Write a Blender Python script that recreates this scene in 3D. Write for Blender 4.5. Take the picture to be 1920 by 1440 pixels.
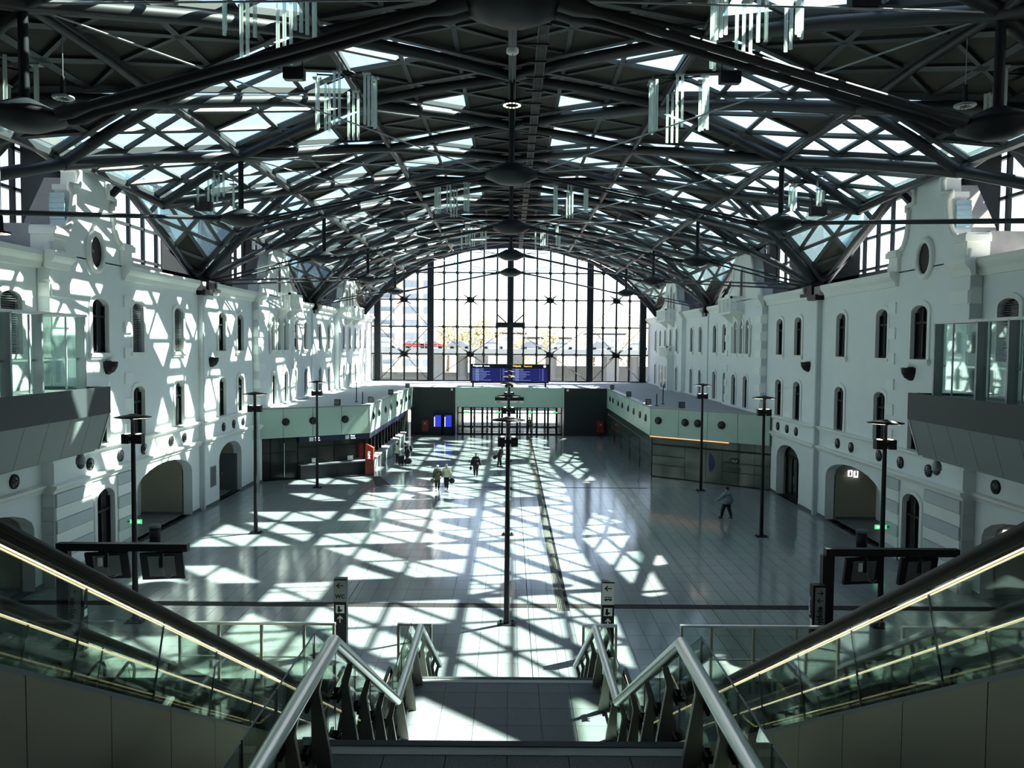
import bpy, math, random
from mathutils import Vector, Matrix
random.seed(7)
sc = bpy.context.scene
for o in list(bpy.data.objects): bpy.data.objects.remove(o)
COL = sc.collection

# ------------------------------------------------------------ camera, sky, sun, exposure
FPX = 1500.0
cam_d = bpy.data.cameras.new('camera')
cam_d.sensor_width = 36.0
cam_d.lens = 36.0 * FPX / 1920.0
cam_d.clip_start = 0.05
cam_d.clip_end = 2000
cam = bpy.data.objects.new('camera', cam_d)
COL.objects.link(cam)
PITCH = math.atan(72.0 / FPX)
YAW = math.atan(4.0 / FPX)
ROLL = math.radians(0.45)
fw = Vector((math.sin(YAW) * math.cos(PITCH), math.cos(YAW) * math.cos(PITCH), -math.sin(PITCH)))
rt = fw.cross(Vector((0, 0, 1))).normalized()
up = rt.cross(fw).normalized()
rt2 = rt * math.cos(ROLL) + up * math.sin(ROLL)
up2 = up * math.cos(ROLL) - rt * math.sin(ROLL)
M = Matrix((rt2, up2, -fw)).transposed().to_4x4()
M.translation = Vector((0, 0, 9.5))
cam.matrix_world = M
sc.camera = cam

SUN_EL, SUN_AZ = math.radians(48.0), math.radians(60.5)   # azimuth from +Y towards +X
sdir = Vector((math.sin(SUN_AZ) * math.cos(SUN_EL), math.cos(SUN_AZ) * math.cos(SUN_EL), math.sin(SUN_EL)))
world = bpy.data.worlds.new('sky')
sc.world = world
world.use_nodes = True
wn = world.node_tree.nodes
wl = world.node_tree.links
wn.clear()
wo = wn.new('ShaderNodeOutputWorld')
wb = wn.new('ShaderNodeBackground')
sky = wn.new('ShaderNodeTexSky')
sky.sky_type = 'NISHITA'
sky.sun_disc = False
sky.sun_elevation = SUN_EL
sky.sun_rotation = SUN_AZ
sky.air_density = 1.0
sky.dust_density = 0.7
sky.ozone_density = 1.0
wb.inputs['Strength'].default_value = 0.315
hs = wn.new('ShaderNodeHueSaturation')
hs.inputs['Saturation'].default_value = 0.72
wl.new(sky.outputs[0], hs.inputs['Color'])
wl.new(hs.outputs[0], wb.inputs['Color'])
wl.new(wb.outputs[0], wo.inputs['Surface'])
sun_d = bpy.data.lights.new('sun', 'SUN')
sun_d.energy = 31.0
sun_d.angle = math.radians(0.6)
sun_d.color = (1.0, 0.945, 0.84)
sun = bpy.data.objects.new('sun', sun_d)
COL.objects.link(sun)
sun.rotation_euler = sdir.to_track_quat('Z', 'Y').to_euler()
sc.view_settings.view_transform = 'Standard'
sc.view_settings.look = 'None'
sc.view_settings.gamma = 1.0
sc.view_settings.use_curve_mapping = False
sc.view_settings.exposure = 0.36
cy = sc.cycles
cy.max_bounces = 10
cy.diffuse_bounces = 4
cy.glossy_bounces = 3
cy.transmission_bounces = 4
cy.transparent_max_bounces = 24
cy.use_denoising = True
cy.caustics_reflective = False
cy.caustics_refractive = False
cy.sample_clamp_indirect = 6.0

# ------------------------------------------------------------ materials
def mat(name, col, rough=0.6, metal=0.0, spec=0.5, noise=0.0, nscale=4.0, bump=0.0, bscale=30.0, emit=None, estr=0.0, coat=0.0):
    m = bpy.data.materials.new(name)
    m.use_nodes = True
    nt = m.node_tree
    b = nt.nodes['Principled BSDF']
    b.inputs['Base Color'].default_value = (*col, 1)
    b.inputs['Roughness'].default_value = rough
    b.inputs['Metallic'].default_value = metal
    b.inputs['Specular IOR Level'].default_value = spec
    b.inputs['Coat Weight'].default_value = coat
    tc = None
    if noise or bump:
        tc = nt.nodes.new('ShaderNodeTexCoord')
    if noise:
        n = nt.nodes.new('ShaderNodeTexNoise')
        n.inputs['Scale'].default_value = nscale
        n.inputs['Detail'].default_value = 5
        nt.links.new(tc.outputs['Object'], n.inputs['Vector'])
        mx = nt.nodes.new('ShaderNodeMix')
        mx.data_type = 'RGBA'
        mx.inputs['A'].default_value = (*[c * (1 - noise) for c in col], 1)
        mx.inputs['B'].default_value = (*[min(1, c * (1 + noise)) for c in col], 1)
        nt.links.new(n.outputs['Fac'], mx.inputs['Factor'])
        nt.links.new(mx.outputs['Result'], b.inputs['Base Color'])
    if bump:
        n2 = nt.nodes.new('ShaderNodeTexNoise')
        n2.inputs['Scale'].default_value = bscale
        nt.links.new(tc.outputs['Object'], n2.inputs['Vector'])
        bp = nt.nodes.new('ShaderNodeBump')
        bp.inputs['Strength'].default_value = bump
        bp.inputs['Distance'].default_value = 0.01
        nt.links.new(n2.outputs['Fac'], bp.inputs['Height'])
        nt.links.new(bp.outputs['Normal'], b.inputs['Normal'])
    if emit:
        b.inputs['Emission Color'].default_value = (*emit, 1)
        b.inputs['Emission Strength'].default_value = estr
    return m

def glass(name, tint, refl=1.0, rough=0.02, haze=0.0, hcol=(0.8, 0.9, 0.9)):
    m = bpy.data.materials.new(name)
    m.use_nodes = True
    nt = m.node_tree
    nt.nodes.clear()
    out = nt.nodes.new('ShaderNodeOutputMaterial')
    tr = nt.nodes.new('ShaderNodeBsdfTransparent')
    tr.inputs['Color'].default_value = (*tint, 1)
    gl = nt.nodes.new('ShaderNodeBsdfGlossy')
    gl.inputs['Roughness'].default_value = rough
    gl.inputs['Color'].default_value = (0.9 * refl, 0.97 * refl, 0.95 * refl, 1)
    fr = nt.nodes.new('ShaderNodeFresnel')
    ge = nt.nodes.new('ShaderNodeNewGeometry')
    mr = nt.nodes.new('ShaderNodeMapRange')
    mr.inputs['To Min'].default_value = 1.5
    mr.inputs['To Max'].default_value = 1.0 / 1.5
    nt.links.new(ge.outputs['Backfacing'], mr.inputs['Value'])
    nt.links.new(mr.outputs['Result'], fr.inputs['IOR'])
    mx = nt.nodes.new('ShaderNodeMixShader')
    nt.links.new(fr.outputs[0], mx.inputs[0])
    nt.links.new(tr.outputs[0], mx.inputs[1])
    nt.links.new(gl.outputs[0], mx.inputs[2])
    last = mx
    if haze:
        df = nt.nodes.new('ShaderNodeBsdfTranslucent')
        df.inputs['Color'].default_value = (*hcol, 1)
        m2 = nt.nodes.new('ShaderNodeMixShader')
        m2.inputs[0].default_value = haze
        nt.links.new(mx.outputs[0], m2.inputs[1])
        nt.links.new(df.outputs[0], m2.inputs[2])
        last = m2
    nt.links.new(last.outputs[0], out.inputs['Surface'])
    return m

def floor_mat(name, col, rough, sp, spec=0.5):
    m = mat(name, col, rough, 0, spec)
    nt = m.node_tree
    b = nt.nodes['Principled BSDF']
    tc = nt.nodes.new('ShaderNodeTexCoord')
    n = nt.nodes.new('ShaderNodeTexNoise')
    n.inputs['Scale'].default_value = 45
    n.inputs['Detail'].default_value = 3
    n3 = nt.nodes.new('ShaderNodeTexNoise')
    n3.inputs['Scale'].default_value = 0.35
    n3.inputs['Detail'].default_value = 3
    ad = nt.nodes.new('ShaderNodeMath'); ad.operation = 'MULTIPLY_ADD'
    ad.inputs[1].default_value = 0.35; 
    r = nt.nodes.new('ShaderNodeMapRange')
    r.inputs['From Min'].default_value = 0.3; r.inputs['From Max'].default_value = 0.9
    r.inputs['To Min'].default_value = 0.0; r.inputs['To Max'].default_value = 1.0
    mx = nt.nodes.new('ShaderNodeMix'); mx.data_type = 'RGBA'
    mx.inputs['A'].default_value = (*[c * (1 - sp) for c in col], 1)
    mx.inputs['B'].default_value = (*[c * (1 + sp) for c in col], 1)
    nt.links.new(tc.outputs['Object'], n.inputs['Vector'])
    nt.links.new(tc.outputs['Object'], n3.inputs['Vector'])
    nt.links.new(n3.outputs['Fac'], ad.inputs[0]); nt.links.new(n.outputs['Fac'], ad.inputs[2])
    nt.links.new(ad.outputs[0], r.inputs['Value'])
    nt.links.new(r.outputs['Result'], mx.inputs['Factor'])
    nt.links.new(mx.outputs['Result'], b.inputs['Base Color'])
    return m

MT = dict(
    plaster=mat('white_plaster', (0.80, 0.835, 0.835), 0.85, noise=0.04, nscale=1.2, bump=0.15),
    trimw=mat('pale_stone_trim', (0.83, 0.84, 0.80), 0.8, noise=0.04, nscale=3),
    rust=mat('grey_rusticated_band', (0.55, 0.59, 0.60), 0.85, noise=0.05, nscale=2),
    quoin=mat('pale_quoin_plaster', (0.86, 0.88, 0.85), 0.8, noise=0.03),
    quoing=mat('grey_quoin_plaster', (0.58, 0.62, 0.63), 0.85, noise=0.03),
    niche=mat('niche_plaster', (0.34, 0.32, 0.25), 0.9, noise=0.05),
    concrete=mat('raw_concrete', (0.34, 0.33, 0.33), 0.9, noise=0.2, nscale=2.5, bump=0.3),
    zinc=mat('zinc_flashing', (0.35, 0.5, 0.56), 0.4, metal=0.6),
    steel=mat('painted_dark_steel', (0.014, 0.017, 0.020), 0.5, spec=0.15, noise=0.15, nscale=2),
    tube=mat('painted_steel_tube', (0.019, 0.022, 0.025), 0.45, spec=0.3, noise=0.12, nscale=2),
    rib=mat('aluminium_rib', (0.040, 0.047, 0.050), 0.5),
    frameal=mat('pane_edge_aluminium', (0.40, 0.43, 0.40), 0.5),
    panel=mat('dark_ceiling_panel', (0.042, 0.041, 0.034), 0.85, noise=0.08, nscale=3),
    black=mat('black_paint', (0.010, 0.011, 0.013), 0.5, spec=0.25),
    blackm=mat('black_cladding', (0.010, 0.014, 0.017), 0.5, noise=0.1),
    floor=floor_mat('polished_grey_granite', (0.195, 0.218, 0.225), 0.12, 0.22),
    floord=floor_mat('dark_granite_band', (0.030, 0.029, 0.028), 0.6, 0.25, 0.06),
    stairf=floor_mat('flamed_granite', (0.19, 0.205, 0.215), 0.6, 0.4),
    joint=mat('floor_joint', (0.12, 0.135, 0.14), 0.8),
    tactile=floor_mat('tactile_strip_stone', (0.15, 0.15, 0.13), 0.6, 0.2, 0.15),
    green=mat('pale_green_glass_cladding', (0.42, 0.56, 0.48), 0.3, spec=0.5, noise=0.06, nscale=1.0),
    darkglass=mat('dark_shop_glass', (0.016, 0.020, 0.018), 0.12, spec=0.35, noise=0.5, nscale=1.5),
    greenglass=mat('smoked_green_glass', (0.055, 0.078, 0.062), 0.10, spec=0.6, noise=0.35, nscale=0.8),
    navy=mat('navy_sign_band', (0.012, 0.017, 0.045), 0.35),
    white=mat('white_enamel', (0.8, 0.8, 0.8), 0.5),
    grey=mat('grey_metal', (0.28, 0.30, 0.31), 0.45, metal=0.3),
    fin=mat('grey_fin', (0.42, 0.45, 0.48), 0.5, metal=0.2),
    fascia=mat('charcoal_fascia', (0.036, 0.044, 0.049), 0.6),
    clad=mat('grey_cladding', (0.20, 0.225, 0.225), 0.5),
    beige=mat('brushed_bronze_cladding', (0.36, 0.33, 0.25), 0.42, metal=0.35, noise=0.05, nscale=1.5),
    stainless=mat('brushed_stainless', (0.62, 0.66, 0.66), 0.30, metal=0.85),
    satin=mat('satin_steel_blade', (0.30, 0.30, 0.26), 0.42, metal=0.6),
    rubber=mat('black_handrail_rubber', (0.010, 0.009, 0.008), 0.45, spec=0.25),
    led=mat('warm_led', (1, 0.9, 0.7), 0.5, emit=(1.0, 0.80, 0.52), estr=1.25),
    lampglow=mat('lamp_glow', (1, 0.9, 0.8), 0.5, emit=(1.0, 0.86, 0.70), estr=3.0),
    orange=mat('orange_led', (1, 0.6, 0.3), 0.5, emit=(1.0, 0.48, 0.20), estr=0.9),
    screen=mat('blue_screen', (0.01, 0.01, 0.05), 0.2, emit=(0.035, 0.05, 0.85), estr=0.65),
    boards=mat('board_screen', (0.01, 0.01, 0.04), 0.25, emit=(0.006, 0.008, 0.09), estr=1.0),
    boardline=mat('board_text', (0.5, 0.55, 0.9), 0.5, emit=(0.25, 0.28, 0.55), estr=0.5),
    textw=mat('lit_white_text', (0.9, 0.9, 0.9), 0.5, emit=(0.9, 0.92, 1.0), estr=0.9),
    texty=mat('lit_yellow_text', (0.9, 0.7, 0.1), 0.5, emit=(0.95, 0.65, 0.05), estr=0.9),
    red=mat('red_enamel', (0.55, 0.035, 0.02), 0.4),
    dred=mat('dark_red_cabinet', (0.22, 0.015, 0.012), 0.4),
    exitg=mat('exit_sign_green', (0.05, 0.6, 0.2), 0.4, emit=(0.08, 0.75, 0.25), estr=0.8),
    acryl=glass('acrylic_tube', (0.80, 0.86, 0.84), 1.0, 0.15, haze=0.35, hcol=(0.75, 0.8, 0.78)),
    roofglass=glass('roof_glass', (0.875, 0.975, 0.965), 1.0, 0.03, haze=0.02, hcol=(0.7, 0.95, 1.0)),
    wallglass=glass('facade_glass', (0.96, 0.98, 0.985), 1.0, 0.02),
    railglass=glass('balustrade_glass', (0.79, 0.845, 0.80), 0.9, 0.02),
    galglass=glass('gallery_glass', (0.86, 0.94, 0.91), 1.2, 0.02),
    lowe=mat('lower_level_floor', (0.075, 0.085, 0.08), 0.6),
    gedge=mat('glass_edge', (0.03, 0.075, 0.06), 0.3),
    viadl=mat('viaduct_beam', (0.36, 0.39, 0.40), 0.8),
    skin=mat('skin', (0.55, 0.33, 0.24), 0.6),
    hairg=mat('grey_hair', (0.5, 0.48, 0.45), 0.8),
    hairb=mat('brown_hair', (0.035, 0.022, 0.015), 0.8),
    clothk=mat('black_cloth', (0.013, 0.013, 0.017), 0.9),
    clotho=mat('olive_cloth', (0.10, 0.105, 0.075), 0.9),
    clothc=mat('cream_cloth', (0.62, 0.64, 0.48), 0.9),
    clothb=mat('pale_blue_cloth', (0.20, 0.27, 0.30), 0.9),
    denim=mat('dark_trousers', (0.016, 0.017, 0.022), 0.9),
    ground=mat('paved_square', (0.42, 0.42, 0.40), 0.9, noise=0.12, nscale=0.3),
    brickp=mat('pink_brick_facade', (0.66, 0.52, 0.46), 0.9, noise=0.1),
    palef=mat('pale_facade', (0.72, 0.72, 0.70), 0.9),
    farwin=mat('far_window', (0.30, 0.35, 0.41), 0.4),
    viad=mat('viaduct_concrete', (0.30, 0.31, 0.32), 0.9, noise=0.1),
    leaf=mat('spring_leaves', (0.46, 0.43, 0.26), 0.9, noise=0.25, nscale=1.0),
    bark=mat('bark', (0.14, 0.11, 0.08), 0.9),
    carr=mat('red_car_paint', (0.5, 0.05, 0.05), 0.3),
    carg=mat('grey_car_paint', (0.35, 0.37, 0.4), 0.3),
    carw=mat('white_car_paint', (0.75, 0.76, 0.78), 0.3),
)

# ------------------------------------------------------------ helpers
def link(name, me, parent=None):
    o = bpy.data.objects.new(name, me)
    COL.objects.link(o)
    if parent is not None: o.parent = parent
    return o

def tag(o, label=None, cat=None, group=None, kind=None):
    if label: o['label'] = label
    if cat: o['category'] = cat
    if group: o['group'] = group
    if kind: o['kind'] = kind
    return o

def empty(name, loc, label=None, cat=None, group=None, rz=0.0, kind=None):
    o = bpy.data.objects.new(name, None)
    o.empty_display_size = 0.2
    COL.objects.link(o)
    o.location = loc
    o.rotation_euler = (0, 0, rz)
    return tag(o, label, cat, group, kind)

def copy_tree(o, parent=None):
    c = o.copy()
    COL.objects.link(c)
    if parent is not None: c.parent = parent
    for ch in KIDS.get(o.name, []):
        copy_tree(ch, c)
    return c
KIDS = {}
def reg(parent, o):
    KIDS.setdefault(parent.name, []).append(o)

class MB:
    def __init__(s, off=(0, 0, 0)):
        s.v = []; s.f = []; s.sm = []; s.o = Vector(off)
    def add(s, vs, fs, smooth=False):
        n = len(s.v)
        s.v += [tuple(Vector(p) - s.o) for p in vs]
        s.f += [tuple(n + i for i in f) for f in fs]
        s.sm += [smooth] * len(fs)
        return s
    def box(s, x0, x1, y0, y1, z0, z1):
        vs = [(x, y, z) for x in (x0, x1) for y in (y0, y1) for z in (z0, z1)]
        return s.add(vs, [(0, 1, 3, 2), (4, 6, 7, 5), (0, 4, 5, 1), (2, 3, 7, 6), (0, 2, 6, 4), (1, 5, 7, 3)])
    def obox(s, c, ax, ay, az):
        c = Vector(c); ax = Vector(ax); ay = Vector(ay); az = Vector(az)
        vs = [c + ax * i + ay * j + az * k for i in (-1, 1) for j in (-1, 1) for k in (-1, 1)]
        return s.add(vs, [(0, 1, 3, 2), (4, 6, 7, 5), (0, 4, 5, 1), (2, 3, 7, 6), (0, 2, 6, 4), (1, 5, 7, 3)])
    def beam(s, p, q, w, h, upv=(0, 0, 1)):
        p = Vector(p); q = Vector(q); d = (q - p)
        L = d.length
        if L < 1e-6: return s
        d = d / L
        u = Vector(upv); sd = d.cross(u)
        if sd.length < 1e-4: sd = d.cross(Vector((1, 0, 0)))
        sd.normalize(); u = sd.cross(d).normalized()
        return s.obox((p + q) / 2, d * L / 2, sd * w / 2, u * h / 2)
    def tube(s, pts, r, n=8, caps=True, closed=False):
        pts = [Vector(p) for p in pts]
        m = len(pts); rings = []
        pu = None
        for i, p in enumerate(pts):
            if closed: d = pts[(i + 1) % m] - pts[i - 1]
            elif i == 0: d = pts[1] - pts[0]
            elif i == m - 1: d = pts[-1] - pts[-2]
            else: d = (pts[i + 1] - pts[i]).normalized() + (pts[i] - pts[i - 1]).normalized()
            if d.length < 1e-9: d = Vector((0, 0, 1))
            d.normalize()
            if pu is None:
                a = Vector((0, 0, 1)) if abs(d.z) < 0.9 else Vector((1, 0, 0))
            else: a = pu
            u = (a - d * a.dot(d))
            if u.length < 1e-5: u = d.orthogonal()
            u.normalize(); pu = u
            w = d.cross(u)
            rr = r[i] if isinstance(r, (list, tuple)) else r
            rings.append([p + (u * math.cos(2 * math.pi * k / n) + w * math.sin(2 * math.pi * k / n)) * rr for k in range(n)])
        vs = [p for ring in rings for p in ring]
        fs = []
        for i in range(m if closed else m - 1):
            j = (i + 1) % m
            for k in range(n):
                fs.append((i * n + k, i * n + (k + 1) % n, j * n + (k + 1) % n, j * n + k))
        s.add(vs, fs, True)
        if caps and not closed:
            s.add(rings[0], [tuple(reversed(range(n)))])
            s.add(rings[-1], [tuple(range(n))])
        return s
    def lathe(s, c, prof, n=12):
        c = Vector(c)
        vs = []; fs = []
        for (r, z) in prof:
            for k in range(n):
                a = 2 * math.pi * k / n
                vs.append(c + Vector((r * math.cos(a), r * math.sin(a), z)))
        for i in range(len(prof) - 1):
            for k in range(n):
                fs.append((i * n + k, i * n + (k + 1) % n, (i + 1) * n + (k + 1) % n, (i + 1) * n + k))
        s.add(vs, fs, True)
        return s
    def ball(s, c, rx, ry, rz, n=8, m=5):
        c = Vector(c); vs = []; fs = []
        for i in range(m + 1):
            t = math.pi * i / m
            for k in range(n):
                a = 2 * math.pi * k / n
                vs.append(c + Vector((rx * math.sin(t) * math.cos(a), ry * math.sin(t) * math.sin(a), rz * math.cos(t))))
        for i in range(m):
            for k in range(n):
                fs.append((i * n + k, (i + 1) * n + k, (i + 1) * n + (k + 1) % n, i * n + (k + 1) % n))
        return s.add(vs, fs, True)
    def prism(s, poly, fn, d0, d1):
        """poly: 2-D points; fn(a, b, d) -> 3-D point"""
        n = len(poly)
        vs = [fn(a, b, d0) for a, b in poly] + [fn(a, b, d1) for a, b in poly]
        fs = [tuple(range(n)), tuple(reversed(range(n, 2 * n)))]
        fs += [(i, (i + 1) % n, n + (i + 1) % n, n + i) for i in range(n)]
        return s.add(vs, fs)
    def build(s, name, m, parent=None, **kw):
        me = bpy.data.meshes.new(name)
        me.from_pydata(s.v, [], s.f)
        me.polygons.foreach_set('use_smooth', s.sm)
        me.materials.append(MT[m] if isinstance(m, str) else m)
        me.update()
        o = link(name, me, parent)
        if parent is not None: reg(parent, o)
        return tag(o, **kw) if kw else o

def text(name, body, loc, size, m, parent=None, rot=(math.pi / 2, 0, 0), ext=0.004, align='LEFT'):
    cu = bpy.data.curves.new(name, 'FONT')
    cu.body = body; cu.size = size; cu.extrude = ext
    cu.align_x = align
    cu.offset = size * 0.028
    cu.resolution_u = 2
    tmp = bpy.data.objects.new('tmp_text', cu)
    me = bpy.data.meshes.new_from_object(tmp)
    bpy.data.objects.remove(tmp)
    me.materials.clear(); me.materials.append(MT[m])
    o = link(name, me, parent)
    o.location = loc; o.rotation_euler = rot
    if parent is not None: reg(parent, o)
    return o

SIDE = {-1: 'left', 1: 'right'}
ORD = ['first', 'second', 'third', 'fourth', 'fifth', 'sixth', 'seventh', 'eighth', 'ninth', 'tenth', 'eleventh', 'twelfth', 'thirteenth', 'fourteenth']
# ------------------------------------------------------------ floor
fl = MB()
VX0, VX1, VY0 = 4.9, 13.2, 8.0
fl.box(-25, 25, 22.3, 96, -0.60, -0.025)
for s in (-1, 1):
    fl.box(*sorted((s * 3.0, s * 4.9)), 16.0, 22.3, -0.60, -0.025)
    fl.box(*sorted((s * 13.2, s * 25)), 8.0, 22.3, -0.60, -0.025)
fl.box(-1.95, 1.95, 17.0, 22.3, -0.60, -0.025)
FLOOR = fl.build('floor', 'joint', kind='structure')
EXP = [-5.95, 0.72, 7.4]     # wide joints
XL = []
x = -24.9
while x < 24.9:
    x1 = min(x + 0.6, 24.9)
    XL.append((x, x1)); x = x1
cuts = sorted(EXP + [1.78, 2.22])
def xcells():
    xs = sorted(set([round(-24.9 + 0.6 * i, 3) for i in range(84)] + cuts))
    out = []
    for a, b in zip(xs[:-1], xs[1:]):
        if b - a > 0.05: out.append((a, b))
    return out
rows = []
y = 22.31
while y < 95.9:
    if abs(y - 28.55) < 0.02:
        pass
    rows.append(y); y += 1.2
def band(y0, y1):  # cross band of dark granite
    return (y0, y1)
bands = [(28.58, 29.08), (53.2, 53.42)]
ys = sorted([22.31 + 1.2 * i for i in range(62)] + [b for t in bands for b in t])
ntile = 0
stuff = MB(); dband = MB(); tac = MB()
G = 0.006
for j, (ya, yb) in enumerate(zip(ys[:-1], ys[1:])):
    if yb - ya < 0.05: continue
    isband = any(abs(ya - b0) < 1e-6 for b0, b1 in bands)
    for xa, xb in xcells():
        ga = 0.016 if any(abs(xa - e) < 1e-6 for e in EXP) else G
        gb = 0.016 if any(abs(xb - e) < 1e-6 for e in EXP) else G
        if abs(xa) > 20.9 or abs(xb) > 20.9:
            if yb > 45: continue
        inner = (xa > 1.7 and xb < 2.3)
        if inner and ya > 28 and yb < 84.5:
            for q in range(5):
                w = (xb - xa) / 5
                tac.box(xa + w * q + 0.012, xa + w * (q + 1) - 0.012, ya + G, yb - G, -0.02, 0.006)
            continue
        if isband:
            if ya > 50 and (xa < -9.5 or xb > 9.5): isb = False
            else: isb = True
            if isb:
                dband.box(xa + ga, xb - gb, ya + G, yb - G, -0.02, 0.0); continue
        if ya < 27.2 and abs(xa) < 18 and ntile < 240:
            ntile += 1
            t = MB(((xa + xb) / 2, (ya + yb) / 2, 0))
            t.box(xa + ga, xb - gb, ya + G, yb - G, -0.02, 0)
            o = t.build('tile', 'floor', FLOOR); o.location = ((xa + xb) / 2, (ya + yb) / 2, 0)
        else:
            stuff.box(xa + ga, xb - gb, ya + G, yb - G, -0.02, 0)
for s in (-1, 1):
    for i in range(5):
        for k in range(3):
            xa = 3.02 + 0.62 * k; ya = 16.05 + 1.25 * i
            xs_ = sorted((s * xa, s * (xa + 0.61)))
            stuff.box(xs_[0], xs_[1], ya, ya + 1.24, -0.02, 0)
    stuff.box(*sorted((s * 13.22, s * 24.9)), 8.02, 22.28, -0.02, 0)
for i in range(4):
    for k in range(6):
        stuff.box(-1.93 + 0.645 * k, -1.93 + 0.645 * (k + 1) - 0.01, 17.02 + 1.3 * i, 17.02 + 1.3 * (i + 1) - 0.01, -0.02, 0)
stuff.build('tile_field', 'floor', FLOOR, kind='stuff')
dband.build('dark_band', 'floord', FLOOR)
tac.build('tactile_strip', 'tactile', FLOOR)
# dark diagonal band in front of the ticket office
dg = MB()
dg.add([(-9.9, 57.4, 0.004), (-9.3, 57.4, 0.004), (-7.9, 53.4, 0.004), (-9.0, 53.4, 0.004)], [(0, 1, 2, 3)])
dg.build('dark_band', 'floord', FLOOR)
# lower level seen through the floor openings
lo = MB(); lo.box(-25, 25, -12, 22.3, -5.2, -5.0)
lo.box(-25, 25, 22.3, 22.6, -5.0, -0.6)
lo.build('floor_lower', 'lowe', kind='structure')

# ------------------------------------------------------------ side walls
SECT = [(-12, 30.6, 18.0), (30.6, 37.0, 17.5), (37.0, 45.2, 17.55), (45.2, 54.2, 17.4), (54.2, 63.2, 17.0),
        (63.2, 69.9, 17.3), (69.9, 78.5, 17.2), (78.5, 89.0, 16.8), (89.0, 100.0, 17.2)]
# openings: (y, width, z_bottom, z_spring, z_apex)
UP = {0: [(12.0, 1.2), (18.0, 1.2), (23.5, 1.2), (28.9, 1.25)], 1: [(34.2, 1.35)], 2: [(37.75, 1.15), (42.4, 1.15)], 3: [(48.3, 1.15), (51.6, 1.15)],
      4: [(57.3, 0.85), (58.8, 0.85), (60.3, 0.85), (62.3, 0.0)], 5: [(64.6, 1.05), (67.6, 1.05)], 6: [(72.3, 1.05), (75.8, 1.05)],
      7: [(80.6, 1.0), (83.7, 1.0), (86.6, 1.0)], 8: [(91.5, 1.0), (94.5, 0.9)]}
LO = {0: [(12.0, 1.2), (18.0, 1.2), (23.5, 1.2), (28.9, 1.25)], 1: [(34.2, 1.35)], 2: [(37.75, 1.15), (42.4, 1.15)], 3: [(48.3, 1.15), (51.6, 1.15)],
      4: [(57.6, 1.0), (60.6, 1.0)], 5: [(64.2, 1.0), (67.6, 1.0)], 6: [(72.3, 1.0), (75.8, 1.0)],
      7: [(80.6, 0.95), (83.7, 1.1), (86.6, 0.95)], 8: [(91.5, 0.95), (94.5, 0.9)]}
GR = {0: [(26.9, 6.4, 0.0, 2.4, 3.35), (17.5, 6.4, 0.0, 2.4, 3.35)], 1: [(34.4, 1.5, 0.1, 2.75, 3.2)], 2: [(40.75, 6.6, 0.0, 2.45, 3.45)], 3: [(49.75, 4.0, 0.0, 2.5, 3.4)]}
NA = 10
def arc_pts(yc, w, zs, za):
    return [(yc + w / 2 * math.cos(math.pi * (1 - i / NA)), zs + (za - zs) * math.sin(math.pi * i / NA)) for i in range(NA + 1)]
def band_faces(mb, X, y0, y1, z0, z1, ops, depth, s):
    ops = sorted([o for o in ops if o[1] > 0])
    cur = y0
    for (yc, w, zb, zs, za) in ops:
        a, b = yc - w / 2, yc + w / 2
        if a > cur: mb.add([(X, cur, z0), (X, a, z0), (X, a, z1), (X, cur, z1)], [(0, 1, 2, 3)])
        if zb > z0: mb.add([(X, a, z0), (X, b, z0), (X, b, zb), (X, a, zb)], [(0, 1, 2, 3)])
        ap = arc_pts(yc, w, zs, za)
        vs = [(X, p[0], p[1]) for p in ap] + [(X, p[0], z1) for p in ap]
        n = len(ap)
        mb.add(vs, [(i, i + 1, n + i + 1, n + i) for i in range(n - 1)])
        loop = [(a, zb)] + ap + [(b, zb)]
        X2 = X + s * depth
        vs = [(X, p[0], p[1]) for p in loop] + [(X2, p[0], p[1]) for p in loop]
        n = len(loop)
        mb.add(vs, [(i, (i + 1) % n, n + (i + 1) % n, n + i) for i in range(n)])
        cur = b
    if cur < y1: mb.add([(X, cur, z0), (X, y1, z0), (X, y1, z1), (X, cur, z1)], [(0, 1, 2, 3)])

def surround(mb, X, s, yc, w, zb, zs, za, t=0.2, d=0.07, to_floor=False):
    loop = [(yc - w / 2, zb)] + arc_pts(yc, w, zs, za) + [(yc + w / 2, zb)]
    w2 = w + 2 * t
    loop2 = [(yc - w2 / 2, zb)] + arc_pts(yc, w2, zs + t * 0.3, za + t) + [(yc + w2 / 2, zb)]
    n = len(loop); X2 = X - s * d
    vs = [(X2, a, b) for a, b in loop] + [(X2, a, b) for a, b in loop2] + [(X, a, b) for a, b in loop] + [(X, a, b) for a, b in loop2]
    fs = []
    for i in range(n - 1):
        fs += [(i, i + 1, n + i + 1, n + i), (n + i, n + i + 1, 3 * n + i + 1, 3 * n + i), (i, i + 1, 2 * n + i + 1, 2 * n + i)]
    mb.add(vs, fs)

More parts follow.
